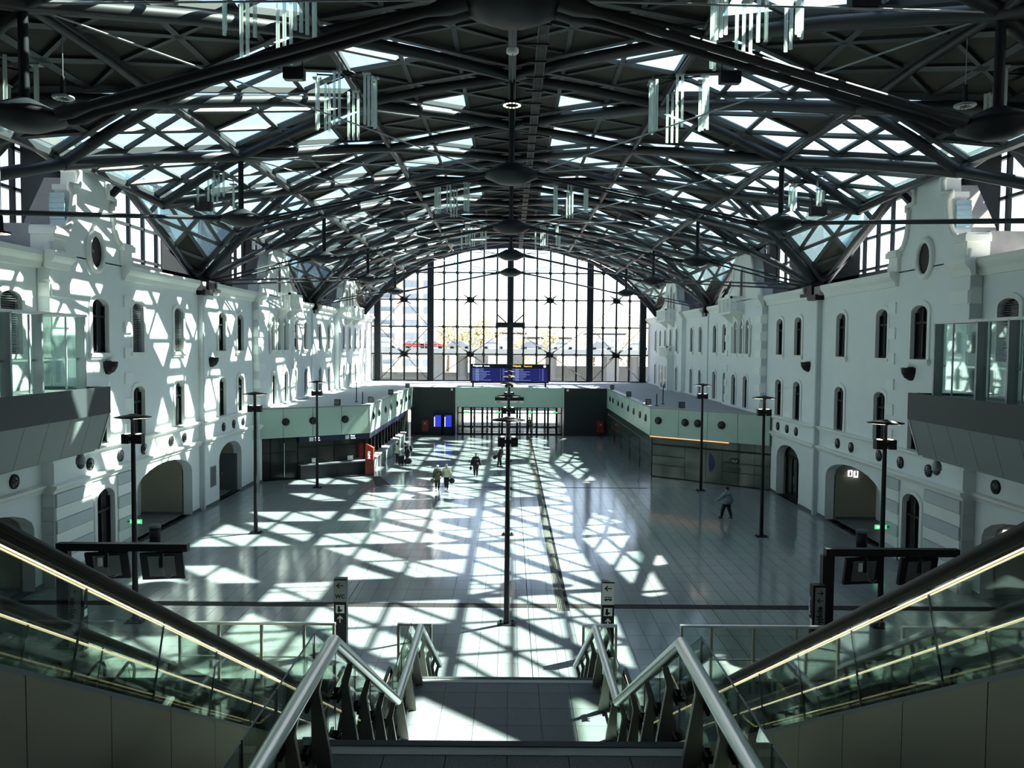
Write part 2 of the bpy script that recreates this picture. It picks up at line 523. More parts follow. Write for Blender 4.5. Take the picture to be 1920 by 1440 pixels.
WN = [0]
def window(X, s, yc, w, zb, zs, za, depth, wall, blind=False, sill=True, shade=None):
    WN[0] += 1
    m = MB()
    surround(m, X, s, yc, w, zb, zs, za)
    o = m.build('window_%d' % WN[0], 'trimw', kind='structure')
    XG = X + s * (depth - 0.06)
    pts = [(yc - w / 2, zb)] + arc_pts(yc, w, zs, za) + [(yc + w / 2, zb)]
    p = MB(); p.add([(XG, a, b) for a, b in pts], [tuple(range(len(pts)))])
    p.build('pane', 'darkglass', o)
    if sill:
        q = MB(); q.box(*sorted((X - s * 0.16, X + s * 0.1)), yc - w / 2 - 0.28, yc + w / 2 + 0.28, zb - 0.16, zb)
        q.box(*sorted((X - s * 0.10, X)), yc - w / 2 - 0.22, yc + w / 2 + 0.22, zb - 0.26, zb - 0.16)
        q.build('sill', 'trimw', o)
    if blind:
        b = MB(); z = zb + 0.05
        while z < za - 0.05:
            hw = w / 2 - 0.03
            if z > zs: hw = w / 2 * math.sqrt(max(0, 1 - ((z - zs) / (za - zs)) ** 2)) - 0.03
            if hw > 0.1: b.obox((XG - s * 0.10, yc, z), (0.035, 0, 0.012), (0, hw, 0), (0, 0, 0.004))
            z += 0.085
        b.build('louvre_blind', 'grey', o, kind='stuff')
    else:
        f = MB()
        f.box(*sorted((XG - s * 0.08, XG - s * 0.01)), yc - 0.035, yc + 0.035, zb, za - 0.02)
        zt = zb + (za - zb) * 0.68
        f.box(*sorted((XG - s * 0.09, XG - s * 0.01)), yc - w / 2, yc + w / 2, zt - 0.05, zt + 0.05)
        for e in (-1, 1): f.box(*sorted((XG - s * 0.08, XG - s * 0.01)), *sorted((yc + e * w / 2, yc + e * (w / 2 - 0.07))), zb, zs)
        f.box(*sorted((XG - s * 0.08, XG - s * 0.01)), yc - w / 2, yc + w / 2, zb, zb + 0.08)
        f.build('window_frame', 'steel', o)
    return o

WALLS = {}
for s in (-1, 1):
    wb_ = MB()
    wins = []
    for i, (y0, y1, xw) in enumerate(SECT):
        X = s * xw
        gr = GR.get(i, [])
        # ground floor
        gops = [(a, b, c, d, e) for (a, b, c, d, e) in gr]
        for g in gops:
            pass
        # split openings by depth: niches deep, window shallow
        band_faces(wb_, X, y0, y1, 0, 3.9, gops, 0.55, s)
        band_faces(wb_, X, y0, y1, 3.9, 5.05, [], 0, s)
        lo_ = [(a, b, 5.12, 7.15, 7.45) for a, b in LO[i]]
        if i < 4: band_faces(wb_, X, y0, y1, 5.05, 8.3, lo_, 0.55, s)
        else: band_faces(wb_, X, y0, y1, 5.05, 8.3, lo_, 0.5, s)
        up_ = [(a, b, 9.05, 11.05, 11.35) for a, b in UP[i] if b > 0]
        if i == 4: up_ = [(a, b, 9.05, 11.0, 11.45) for a, b in UP[i] if b > 0]
        band_faces(wb_, X, y0, y1, 8.3, 12.95, up_, 0.55, s)
        for k, (a, b, c, d, e) in enumerate(lo_): wins.append((X, a, b, c, d, e, False, 0))
        for k, (a, b, c, d, e) in enumerate(up_):
            wins.append((X, a, b, c, d, e, (i in (0, 2) and s < 0) or (i == 0), 1))
        # end faces of steps
        if i:
            Xp = s * SECT[i - 1][2]
            wb_.add([(X, y0, 0), (Xp, y0, 0), (Xp, y0, 12.95), (X, y0, 12.95)], [(0, 1, 2, 3)])
        # top
        wb_.add([(X, y0, 12.95), (X, y1, 12.95), (s * 20.4, y1, 12.95), (s * 20.4, y0, 12.95)], [(0, 1, 2, 3)])
    wb_.add([(s * 20.4, -12, 0), (s * 20.4, 100, 0), (s * 20.4, 100, 12.95), (s * 20.4, -12, 12.95)], [(0, 1, 2, 3)])
    W = wb_.build('wall_%s' % SIDE[s], 'plaster', kind='structure')
    WALLS[s] = W
    for (X, a, b, c, d, e, bl, upf) in wins:
        if a < 20: 
            pass
        window(X, s, a, b, c, d, e, 0.25, W, blind=bl, sill=bool(upf))
    # dark backing behind openings
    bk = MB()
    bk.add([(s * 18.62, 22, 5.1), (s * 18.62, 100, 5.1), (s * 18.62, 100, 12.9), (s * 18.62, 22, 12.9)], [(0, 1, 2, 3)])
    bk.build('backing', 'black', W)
    # niches
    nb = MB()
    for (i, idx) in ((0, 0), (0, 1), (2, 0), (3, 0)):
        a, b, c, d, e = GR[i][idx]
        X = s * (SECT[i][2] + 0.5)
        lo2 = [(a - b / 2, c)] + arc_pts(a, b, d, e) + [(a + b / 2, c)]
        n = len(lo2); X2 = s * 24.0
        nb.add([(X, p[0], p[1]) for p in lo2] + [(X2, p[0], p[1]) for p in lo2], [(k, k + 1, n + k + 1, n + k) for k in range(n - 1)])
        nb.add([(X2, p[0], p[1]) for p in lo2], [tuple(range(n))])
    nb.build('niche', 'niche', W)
    nb = MB()
    for (i, idx) in ((0, 0), (0, 1), (2, 0), (3, 0)):
        a, b, c, d, e = GR[i][idx]
        x0, x1 = sorted((s * (SECT[i][2] + 0.6), s * 23.9))
        for yy in (a - b / 2 + 0.005, a + b / 2 - 0.035):
            nb.box(x0, x1, yy, yy + 0.03, 0, 0.14)
    nb.build('baseboard_%s' % SIDE[s], 'joint', kind='structure')
    # tall ground floor window of the gable bay
    a, b, c, d, e = GR[1][0]
    window(s * 17.5, s, a, b, c, d, e, 0.28, W, sill=False)
    # rusticated courses of the gable bay
    zz = 0.0; k = 0
    while zz < 3.6:
        for (ya, yb) in ((30.62, 33.3), (35.5, 36.98)):
            q = MB((0, 0, 0)); q.box(*sorted((s * 17.5, s * 17.44 if k % 2 else s * 17.41)), ya, yb, zz + 0.015, min(zz + 0.52, 3.66) - 0.015)
            q.build('stone_course', 'quoin' if k % 2 else 'rust', W)
        q = MB(); q.box(*sorted((s * 17.52, s * 17.99)), 30.56, 30.6, zz + 0.015, min(zz + 0.52, 3.66) - 0.015)
        q.build('stone_course', 'rust' if k % 2 else 'quoing', W)
        zz += 0.52; k += 1
    # quoins
    def quoin(y0, y1, X, z0, m):
        q = MB(); q.box(*sorted((X, X - s * 0.07)), y0, y1, z0, z0 + 0.5); q.build('quoin', m, W)
    for (yb, xw, w1, w2, zt, zb0) in ((30.6, 17.5, 1.25, 0.0, 12.2, 5.4), (54.2, 17.0, 1.3, 0.0, 12.2, 5.3)):
        z = zb0; k = 0
        while z < zt - 0.3:
            if k % 2 == 0: quoin(yb, yb + w1, s * xw, z, 'quoin')
            # return face
            q = MB(); q.box(*sorted((s * (xw - 0.0), s * (xw + (0.45 if yb < 40 else 0.36)))), yb - 0.05, yb, z, z + (0.5)); q.build('quoin', 'quoin' if k % 2 == 0 else 'quoing', W)
            z += 0.62 if k % 2 == 0 else 0.55; k += 1
    for yb in (36.32, 62.5):
        xw = 17.5 if yb < 40 else 17.0
        z = 5.3
        while z < 12.2:
            quoin(yb, yb + 0.7, s * xw, z, 'quoin'); z += 1.16
    z = 0.1
    while z < 3.4:
        quoin(36.6, 37.2, s * 17.5, z, 'quoin'); z += 1.05
    # downpipe-like pilaster strips
    for yy in (45.2, 69.9):
        q = MB(); q.box(*sorted((s * 17.28, s * 17.6)), yy - 0.10, yy + 0.08, 0, 12.5); q.build('pilaster_strip', 'rust', W)
    # string courses and cornices: trim
    def course(y0, y1, xw, z0, z1, prj, name='trim_%d'):
        TN[0] += 1
        m = MB()
        X = s * xw
        prof = [(0, z0), (prj * 0.35, z0), (prj * 0.55, z0 + (z1 - z0) * 0.35), (prj * 0.85, z0 + (z1 - z0) * 0.55), (prj, z0 + (z1 - z0) * 0.7), (prj, z1), (0, z1 + 0.04)]
        m.prism(prof, lambda a, b, d: (X - s * a, d, b), y0, y1)
        return m.build('trim_%d' % TN[0], 'trimw', kind='structure')
    TN = globals().setdefault('TN', [0])
    for i, (y0, y1, xw) in enumerate(SECT):
        pr = 0.22
        e0 = 0.22 if (i in (1, 4)) else 0.0
        course(y0 - e0, y1 + 0.05, xw, 3.68, 3.98, pr)
        course(y0 - e0, y1 + 0.05, xw, 4.86, 5.08, pr * 0.9)
        if i in (1,):
            course(y0 - 0.35, 31.7, xw, 12.3, 12.95, 0.42)
            course(36.2, 37.2, xw, 12.3, 12.95, 0.42)
        elif i in (4,):
            course(y0 - 0.35, 55.2, xw, 12.3, 12.95, 0.40)
            course(62.6, 63.3, xw, 12.3, 12.95, 0.4)
        elif i == 7:
            course(y0 - 0.3, 79.6, xw, 12.3, 12.95, 0.4)
            course(87.6, 89.1, xw, 12.3, 12.95, 0.4)
        elif i == 2:
            course(y0, 44.4, xw, 12.3, 12.95, 0.45)
        elif i == 3:
            course(46.6, y1, xw, 12.3, 12.95, 0.45)
        elif i == 5:
            course(y0, 69.0, xw, 12.3, 12.95, 0.45)
        elif i == 6:
            course(71.2, y1, xw, 12.3, 12.95, 0.45)
        else:
            course(y0, y1, xw, 12.3, 12.95, 0.45)
    # baseboard
    q = MB()
    for i, (y0, y1, xw) in enumerate(SECT):
        cur = y0
        for (a, b, c, d, e) in sorted(GR.get(i, [])):
            if c > 0.05: continue
            q.box(*sorted((s * xw, s * (xw - 0.03))), cur, a - b / 2, 0, 0.16); cur = a + b / 2
        q.box(*sorted((s * xw, s * (xw - 0.03))), cur, y1, 0, 0.16)
    q.build('baseboard_%s' % SIDE[s], 'joint', kind='structure')

    # ---------------- gables
    def gable(yc, prof, xw, thick, wins_, rowname):
        X = s * xw
        poly = [(yc + a, b) for a, b in prof] + [(yc - a, b) for a, b in reversed(prof)]
        m = MB()
        m.prism(poly, lambda a, b, d: (X + s * d, a, b), 0.0, thick)
        o = m.build('gable', 'plaster', W)
        # moulded rim following the outline
        r = MB()
        pp = [Vector((X - s * 0.04, a, b)) for a, b in poly[:len(prof)]]
        r.tube(pp, 0.13, 6)
        pp = [Vector((X - s * 0.04, a, b)) for a, b in poly[len(prof):]]
        r.tube(pp, 0.13, 6)
        r.build('gable_moulding', 'trimw', o)
        # raw masonry behind
        c = MB(); x0, x1 = sorted((X + s * thick, X + s * (thick + 1.5)))
        hw = prof[-1][0]
        zt = max(b for a, b in prof)
        c.prism([(yc - 2.0, 12.9), (yc + 2.0, 12.9), (yc + 1.4, 14.4), (yc + hw, zt - 0.6), (yc - hw, zt - 0.6), (yc - 1.4, 14.4)], lambda a, b, d: (X + s * d, a, b), thick, thick + 1.3)
        c.box(x0, x1, yc - 3.2, yc - 2.0, 12.9, 14.0)
        c.build('masonry', 'concrete', o)
        return o
    sc1 = [(3.2, 12.9), (3.2, 13.25), (2.75, 13.3), (2.72, 13.85), (2.35, 13.85), (2.0, 14.0), (1.75, 14.4), (1.62, 14.9), (1.55, 15.5), (1.75, 15.55), (1.75, 15.75), (1.15, 15.8), (1.1, 16.35), (1.3, 16.45), (1.3, 16.62), (0.6, 16.85), (0.0, 16.95)]
    g = gable(33.8, sc1, 17.5, 0.7, None, 0)
    # oval window
    ov = MB()
    pts = [(33.9 + 0.62 * math.cos(t * math.pi / 10), 13.9 - 0.6 + 0.78 * math.sin(t * math.pi / 10)) for t in range(20)]
    ov.tube([Vector((s * 17.45, a, b)) for a, b in pts], 0.14, 6, closed=True)
    ov.build('oval_surround', 'trimw', g)
    pn = MB(); pn.prism([(33.9 + (a - 33.9) * 0.85, 13.3 + (b - 13.3) * 0.85) for a, b in pts], lambda a, b, d: (s * 17.49 - s * d, a, b), 0.0, 0.02)
    pn.build('pane', 'black', g)
    for yy, zt in ((31.1, 13.9), (36.6, 13.9)):
        q = MB(); q.box(*sorted((s * 17.2, s * 18.2)), yy - 0.65, yy + 0.35, zt - 0.3, zt - 0.05); q.box(*sorted((s * 17.32, s * 18.2)), yy - 0.55, yy + 0.25, 12.95, zt - 0.3)
        q.box(*sorted((s * 17.26, s * 18.2)), yy - 0.6, yy + 0.3, zt - 0.05, zt + 0.03)
        q.build('pedestal', 'trimw', g)
    # scroll side shingles (curved blue-grey flashing on the near shoulder)
    for k in range(7):
        t0 = -0.2 + k * 0.22
        q = MB(); q.obox((s * 17.95, 33.8 - 1.75 - 0.10 * math.sin(k * 0.45), 14.05 + k * 0.21), (0.30, 0, 0), (0, 0.03, 0.008), (0, -0.006, 0.098))
        q.build('shingle', 'zinc', g)
    def lancet(yc, xw, hb, zb, zs, za, wd=0.7):
        X = s * xw
        p = MB(); pts = [(yc - wd / 2, zb)] + arc_pts(yc, wd, zs, za) + [(yc + wd / 2, zb)]
        p.prism(pts, lambda a, b, d: (X - s * d, a, b), 0.005, 0.03)
        p.build('pane', 'black', hb)
        m = MB(); surround(m, X, s, yc, wd, zb, zs, za, 0.14, 0.08); m.build('window_surround', 'trimw', hb)
    def balcony(yc, xw, hb, z, w, prj):
        X = s * xw
        b = MB()
        b.box(*sorted((X, X - s * prj)), yc - w / 2, yc + w / 2, z, z + 0.18)
        for e in (-1, 1):
            b.prism([(0, z - 0.6), (0.15, z - 0.6), (prj * 0.8, z), (0, z)], lambda a, c, d: (X - s * a, d, c), yc + e * w * 0.35 - 0.12, yc + e * w * 0.35 + 0.12)
        b.box(*sorted((X - s * (prj - 0.16), X - s * prj)), yc - w / 2, yc + w / 2, z + 1.12, z + 1.28)
        for e in (-1, 1): b.box(*sorted((X, X - s * prj)), *sorted((yc + e * w / 2, yc + e * (w / 2 - 0.16))), z + 1.12, z + 1.28)
        o = b.build('balcony', 'trimw', hb)
        return o
    def balusters(yc, xw, o, z, w, prj):
        X = s * xw
        m = MB()
        n = max(3, int(w / 0.34))
        for k in range(n):
            yy = yc - w / 2 + 0.15 + (w - 0.3) * k / (n - 1)
            wide = k % 3 == 0
            if wide: m.box(*sorted((X - s * (prj - 0.14), X - s * (prj - 0.02))), yy - 0.12, yy + 0.12, z + 0.18, z + 1.12)
            else: m.lathe((X - s * (prj - 0.08), yy, z + 0.18), [(0.05, 0), (0.09, 0.2), (0.04, 0.5), (0.09, 0.75), (0.05, 0.94)], 6)
        for e in (-1, 1):
            for q in (0.3, 0.6):
                m.box(*sorted((X - s * (prj * q - 0.05), X - s * (prj * q + 0.05))), yc + e * (w / 2 - 0.08) - 0.05, yc + e * (w / 2 - 0.08) + 0.05, z + 0.18, z + 1.12)
        m.build('baluster_rail', 'trimw', o)
    sc2 = [(4.5, 12.9), (4.5, 13.5), (3.6, 13.55), (3.2, 13.9), (2.6, 14.1), (2.5, 15.0), (2.0, 15.8), (1.2, 16.5), (0.4, 16.9), (0.0, 16.95)]
    g2 = gable(58.7, sc2, 17.0, 0.7, None, 1)
    lancet(58.9, 17.0, g2, 13.2, 14.6, 15.3)
    bo = balcony(60.2, 17.0, g2, 11.95, 3.6, 1.0); balusters(60.2, 17.0, bo, 11.95, 3.6, 1.0)
    for (X, ys3) in ((s * 17.0, (56.55, 58.05, 59.55, 61.05)),):
        cm = MB()
        for yy in ys3: cm.tube([(X - s * 0.1, yy, 9.05), (X - s * 0.1, yy, 10.9)], 0.10, 6); cm.box(*sorted((X - s * 0.22, X)), yy - 0.17, yy + 0.17, 10.85, 11.05)
        cm.build('colonnette', 'trimw', W)
    sc3 = [(5.2, 12.9), (5.2, 13.6), (4.4, 13.7), (3.0, 14.2), (2.7, 15.2), (2.0, 16.2), (0.9, 16.9), (0.0, 17.1)]
    g3 = gable(83.7, sc3, 16.8, 0.7, None, 2)
    for yy, zz_ in ((82.2, 14.6), (83.7, 15.4), (85.2, 14.6)): lancet(yy, 16.8, g3, 13.4, zz_, zz_ + 0.5, 0.75)
    bo = balcony(84.0, 16.8, g3, 12.1, 5.0, 1.1); balusters(84.0, 16.8, bo, 12.1, 5.0, 1.1)
    if s > 0:
        # small oriel with balcony at far right
        orl = MB(); orl.prism([(82.0, 5.0), (86.0, 5.0), (86.0, 8.3), (82.0, 8.3)], lambda a, b, d: (s * (16.8 - d), a, b), 0, 0.7)
        oo = orl.build('oriel', 'plaster', W)
        p = MB()
        for yy in (83.0, 84.9):
            p.box(s * 16.8 - 0.73, s * 16.8 - 0.70, yy - 0.42, yy + 0.42, 5.2, 7.5)
        p.build('pane', 'darkglass', oo)
        bo = balcony(84.0, 16.8, oo, 8.3, 4.0, 0.85); balusters(84.0, 16.8, bo, 8.3, 4.0, 0.85)
    # roof bearing blocks at truss landings
    for yy in (46.0, 71.2):
        q = MB(); q.box(*sorted((s * 17.2, s * 18.6)), yy - 1.3, yy + 0.7, 12.45, 12.95); q.build('bearing_block', 'concrete', W)
        q = MB(); q.box(*sorted((s * 17.05, s * 18.2)), yy - 1.1, yy + 0.1, 12.2, 12.5); q.build('bearing_plate', 'black', W)
# back wall behind the camera
bw = MB(); bw.box(-21, 21, -12.3, -12, -5, 23); bw.build('wall_back', 'plaster', kind='structure')
# upper floor behind the stairs
# ------------------------------------------------------------ roof
KY = [-12.4 + 8.4 * i for i in range(14)]          # -12.4 ... 96.8
KY_LAND = {21.2, 46.4, 71.6, 96.8, -4.0}
def island(y): return any(abs(y - q) < 0.05 for q in KY_LAND)
def node(r, k, s):
    y = KY[k] if k < 14 else 100.3
    if r == 0: return Vector((0, y, 22.05))
    if r == 1: return Vector((s * 7.0, y, 20.75))
    if r == 2: return Vector((s * 12.7, y, 18.25))
    if r == 3: return Vector((s * 15.5, y, 15.6)) if island(y) else Vector((s * 16.4, y, 16.0))
    if r == 4: return Vector((s * 17.9, y, 12.9)) if island(y) else Vector((s * 18.2, y, 17.0))
    if r == 5: return Vector((s * 21.0, y, 18.9))
def skin(r, k, s):
    p = node(r, k, s)
    up_ = [0.62, 0.62, 0.55, 0.45, 0.30, 0.0][r]
    out = [0, 0.12, 0.28, 0.40, 0.25, 0][r]
    if r == 4 and island(p.y): up_, out = 0.5, 0.35
    return p + Vector((s * out, 0, up_))
cb = MB(); cg = MB()
for s in (-1, 1):
    for k in range(13):
        y0, y1 = KY[k], KY[k + 1]
        if y0 > 20 and (island(y0) or island(y1)):
            a, b = skin(4, k, s), skin(4, k + 1, s)
            cg.add([a, b, node(5, k + 1, s), node(5, k, s)], [(0, 1, 2, 3)])
            continue
        a, b = skin(4, k, s), skin(4, k + 1, s)
        c, d = node(5, k, s), node(5, k + 1, s)
        cb.add([a, b, d, c], [(0, 1, 2, 3)])
        cb.add([a + Vector((0, 0, .12)), b + Vector((0, 0, .12)), d + Vector((0, 0, .12)), c + Vector((0, 0, .12))], [(0, 1, 2, 3)])
CEIL = cb.build('ceiling', 'panel', kind='structure')
cg.build('valley_glass', 'roofglass', CEIL)

class Pool:
    """individual parts for the nearest pieces, one joined part for the rest"""
    def __init__(s, name, m, parent, lim, ref=(0, 5, 9.5)):
        s.n, s.m, s.p, s.lim = name, m, parent, lim; s.items = []; s.ref = Vector(ref)
    def add(s, c, fn): s.items.append((Vector(c), fn))
    def flush(s):
        def key(t):
            c = t[0]
            if c.y < 19: return 1e6 + (19 - c.y)
            return (c - s.ref).length
        s.items.sort(key=key)
        for c, fn in s.items[:s.lim]:
            m = MB(c); fn(m); o = m.build(s.n, s.m, s.p); o.location = c
        if len(s.items) > s.lim:
            m = MB()
            for c, fn in s.items[s.lim:]: fn(m)
            m.build(s.n + '_field', s.m, s.p, kind='stuff')

P_glass = Pool('glass_pane', 'roofglass', CEIL, 290)
P_panel = Pool('ceiling_panel', 'panel', CEIL, 290)
P_rib = Pool('roof_rib', 'rib', CEIL, 290)
P_tube = Pool('roof_tube', 'tube', CEIL, 290)
P_edge = Pool('pane_edge', 'frameal', CEIL, 0)
N = 3
def opaque(band, k, tri, i, j, up_tri, s):
    """band 0 ridge ..3; tri 0 = A (near inner edge), 1 = B ; i,j sub-position"""
    y = KY[k]
    ph = int(round((y - 21.2) / 8.4))
    h = (i * 7 + j * 13 + k * 5 + tri * 3 + (11 if up_tri else 0)) % 10
    if y < 18: return band < 1 or h not in ((2, 7) if band > 1 else (1, 7)) or y < 6  # roof out of view: opaque and clear panes picked to shape the sun patches
    if band == 0:
        if tri == 0:
            if ph <= 1 or ph in (4, 6): return True
            return h > (1 if ph == 2 else 6) or i == 0
        if ph in (0, 1): return (i < 1)
        return (h > 3 or i < 1) if ph in (2, 4, 6) else h > 7
    if band == 1:
        if ph == 0: return tri == 1
        if ph == 1: return h == 9
        if ph == 2: return tri == 0 and h > 2 or (tri == 1 and h > 5)
        if ph == 3: return (tri == 0 and h > 6) or h == 9
        if ph == 5: return tri == 0 and h > 2
        return h > 6
    if band == 2:
        if ph == 0: return tri == 0 or h > 5
        if ph == 3: return h == 4
        if ph > 3: return tri == 0 and h > 6
        return False
    return False

def tri_cells(a, b, c, band, k, tri, s, force=None):
    """a = inner/near corner ...; subdivide into N*N small panes"""
    nrm = (b - a).cross(c - a).normalized()
    if nrm.z < 0: nrm = -nrm
    def P(u, v): return a + (b - a) * (u / N) + (c - a) * (v / N)
    for i in range(N):
        for j in range(N - i):
            T = [(P(j, i), P(j + 1, i), P(j, i + 1), True)]
            if i + j < N - 1: T.append((P(j + 1, i), P(j + 1, i + 1), P(j, i + 1), False))
            for (p, q, r, upt) in T:
                cc = (p + q + r) / 3
                op = opaque(band, k, tri, i, j, upt, s) if force is None else force(i, j, upt)
                pts = [cc + (x - cc) * 0.93 for x in (p, q, r)]
                def fn(m, pts=pts, nrm=nrm):
                    lo_ = [x - nrm * 0.02 for x in pts]; hi_ = [x + nrm * 0.02 for x in pts]
                    m.add(lo_ + hi_, [(0, 1, 2), (5, 4, 3), (0, 1, 4, 3), (1, 2, 5, 4), (2, 0, 3, 5)])
                (P_panel if op else P_glass).add(cc, fn)
                if not op:
                    def fe(m, p=p, q=q, r=r, cc=cc, nrm=nrm):
                        for u, v in ((p, q), (q, r), (r, p)):
                            u2 = cc + (u - cc) * 0.93; v2 = cc + (v - cc) * 0.93
                            m.beam(u2 - nrm * 0.04, v2 - nrm * 0.04, 0.035, 0.05, nrm)
                    P_edge.add(cc, fe)
    # secondary ribs
    for t in range(1, N):
        for (u, v) in ((P(t, 0), P(0, t)), (P(t, 0), P(t, N - t)), (P(0, t), P(N - t, t))):
            def fr(m, u=u, v=v, nrm=nrm): m.beam(u - nrm * 0.07, v - nrm * 0.07, 0.19, 0.15, nrm)
            P_rib.add((u + v) / 2, fr)
def edge_rib(u, v):
    def fr(m, u=u, v=v): m.beam(u - Vector((0, 0, .08)), v - Vector((0, 0, .08)), 0.30, 0.22)
    P_rib.add((u + v) / 2, fr)
def tube_seg(u, v, r):
    def ft(m, u=u, v=v, r=r):
        mid = (u + v) / 2
        m.tube([u, mid + Vector((0, 0, 0.10)), v], r, 10)
    P_tube.add((u + v) / 2, ft)
for s in (-1, 1):
    for k in range(13):
        for r in range(3):
            a0, a1 = skin(r, k, s), skin(r, k + 1, s)
            b0, b1 = skin(r + 1, k, s), skin(r + 1, k + 1, s)
            # triangle A: inner edge + near outer node ; corner order so that i grows towards the outer row
            tri_cells(a0, a1, b0, r, k, 0, s)
            # triangle B: far inner node to outer edge ; start on the far inner node
            n3 = (a1, b1, b0)
            nrm = None
            # use (a1) as the u=v=0 corner: i,j count away from the inner node
            tri_cells(a1, b1, b0, r, k, 1, s)
            edge_rib(a1, b0)
            edge_rib(b0, b1)
            edge_rib(a0, b0)
            if s > 0 and r == 0: edge_rib(a0, a1)
        # lunette band
        a0, a1 = skin(3, k, s), skin(3, k + 1, s)
        b0, b1 = skin(4, k, s), skin(4, k + 1, s)
        L0, L1 = island(KY[k]), island(KY[k + 1])
        if L1:   # landing at far end
            tri_cells(b1, a1, b0, 3, k, 0, s, force=lambda i, j, u: (i + j == 0))
            tri_cells(a1, a0, b0, 3, k, 0, s, force=lambda i, j, u: KY[k] < 18)  # out-of-view panes closed to keep sun off the stair landing
            edge_rib(a1, b0)
        elif L0:
            tri_cells(b0, a0, b1, 3, k, 0, s, force=lambda i, j, u: (i + j == 0))
            tri_cells(a0, a1, b1, 3, k, 0, s, force=lambda i, j, u: KY[k] < 18)  # likewise closed out of view to hold back the sun
            edge_rib(a0, b1)
        else:
            tri_cells(a0, a1, b0, 3, k, 0, s, force=lambda i, j, u: False)
            tri_cells(a1, b1, b0, 3, k, 1, s, force=lambda i, j, u: False)
            edge_rib(a0, b1)
        edge_rib(b0, b1)
        edge_rib(a0, b0)
    # main tubes
    for k in range(14):
        for r in range(3):
            tube_seg(node(r, k, s), node(r + 1, k, s), 0.21)
            if k < 13: tube_seg(node(r, k + 1, s), node(r + 1, k, s), 0.245)
        if k < 13:
            for r in (1, 2): tube_seg(node(r, k, s), node(r, k + 1, s), 0.13)
            tube_seg(node(4, k, s), node(4, k + 1, s), 0.20)
            if s > 0:
                def fb(m, u=node(0, k, s), v=node(0, k + 1, s)): m.beam(u, v, 0.34, 0.5)
                P_rib.add((node(0, k, s) + node(0, k + 1, s)) / 2, fb)
        if island(KY[k]):
            L = node(4, k, s)
            tube_seg(node(3, k, s), L, 0.26)
            if k < 13: tube_seg(node(3, k + 1, s), L, 0.22)
        else:
            tube_seg(node(3, k, s), node(4, k, s), 0.2)
            if k < 13 and not island(KY[k + 1]): tube_seg(node(3, k + 1, s), node(4, k, s), 0.18)
for pl in (P_glass, P_panel, P_rib, P_tube, P_edge): pl.flush()
# landing feet on the walls
for s in (-1, 1):
    for k in (4, 7, 10):
        f = MB(); p = node(4, k, s)
        f.obox((s * 17.6, p.y, 12.75), (0.55, 0, 0), (0, 0.9, 0), (0, 0, 0.30))
        f.add([(s * 17.3, p.y - 1.6, 13.0), (s * 17.3, p.y + 1.6, 13.0), (s * 18.6, p.y + 3.0, 14.6), (s * 18.6, p.y - 3.0, 14.6)], [(0, 1, 2, 3)])
        f.build('truss_foot', 'steel', CEIL)
# outer clerestory glazing above the walls
for s in (-1, 1):
    m = MB(); g = MB(); X = s * 20.9
    y = -12.0
    while y < 100:
        m.box(*sorted((X - 0.1 * s, X + 0.1 * s)), y - 0.07, y + 0.07, 12.9, 18.8); y += 1.7
    for z in (12.95, 14.1, 15.9, 17.6, 18.7): m.box(*sorted((X - 0.1 * s, X + 0.1 * s)), -12, 100, z - 0.07, z + 0.07)
    for y in (29.6, 38.0, 54.8, 63.2, 80.0, 88.4):
        m.box(*sorted((X - 0.7 * s, X + 0.1 * s)), y - 0.35, y + 0.35, 12.9, 18.9)
        m.beam((s * 18.3, y, 16.9), (X, y, 14.2), 0.25, 0.25)
    g.box(*sorted((X, X + s * 0.02)), -12, 100, 13, 18.7)
    dk = MB()
    for q0, q1 in ((34.4, 42.2), (48.0, 60.0), (66.0, 67.5), (73.0, 85.0), (91.0, 100.0)): dk.box(*sorted((X - s * 0.12, X - s * 0.05)), q0, q1, 13, 18.8)
    dk.box(*sorted((X - s * 0.12, X - s * 0.05)), -12, 100, 13, 13.9)
    WN[0] += 1
    o = m.build('window_%d' % WN[0], 'steel', kind='structure')
    g.build('pane', 'wallglass', o); dk.build('blind_panel', 'black', o)
    lo_ = MB(); lo_.box(*sorted((s * 20.3, s * 21.2)), -12, 100, 12.3, 13.05); lo_.build('parapet', 'fascia', o)

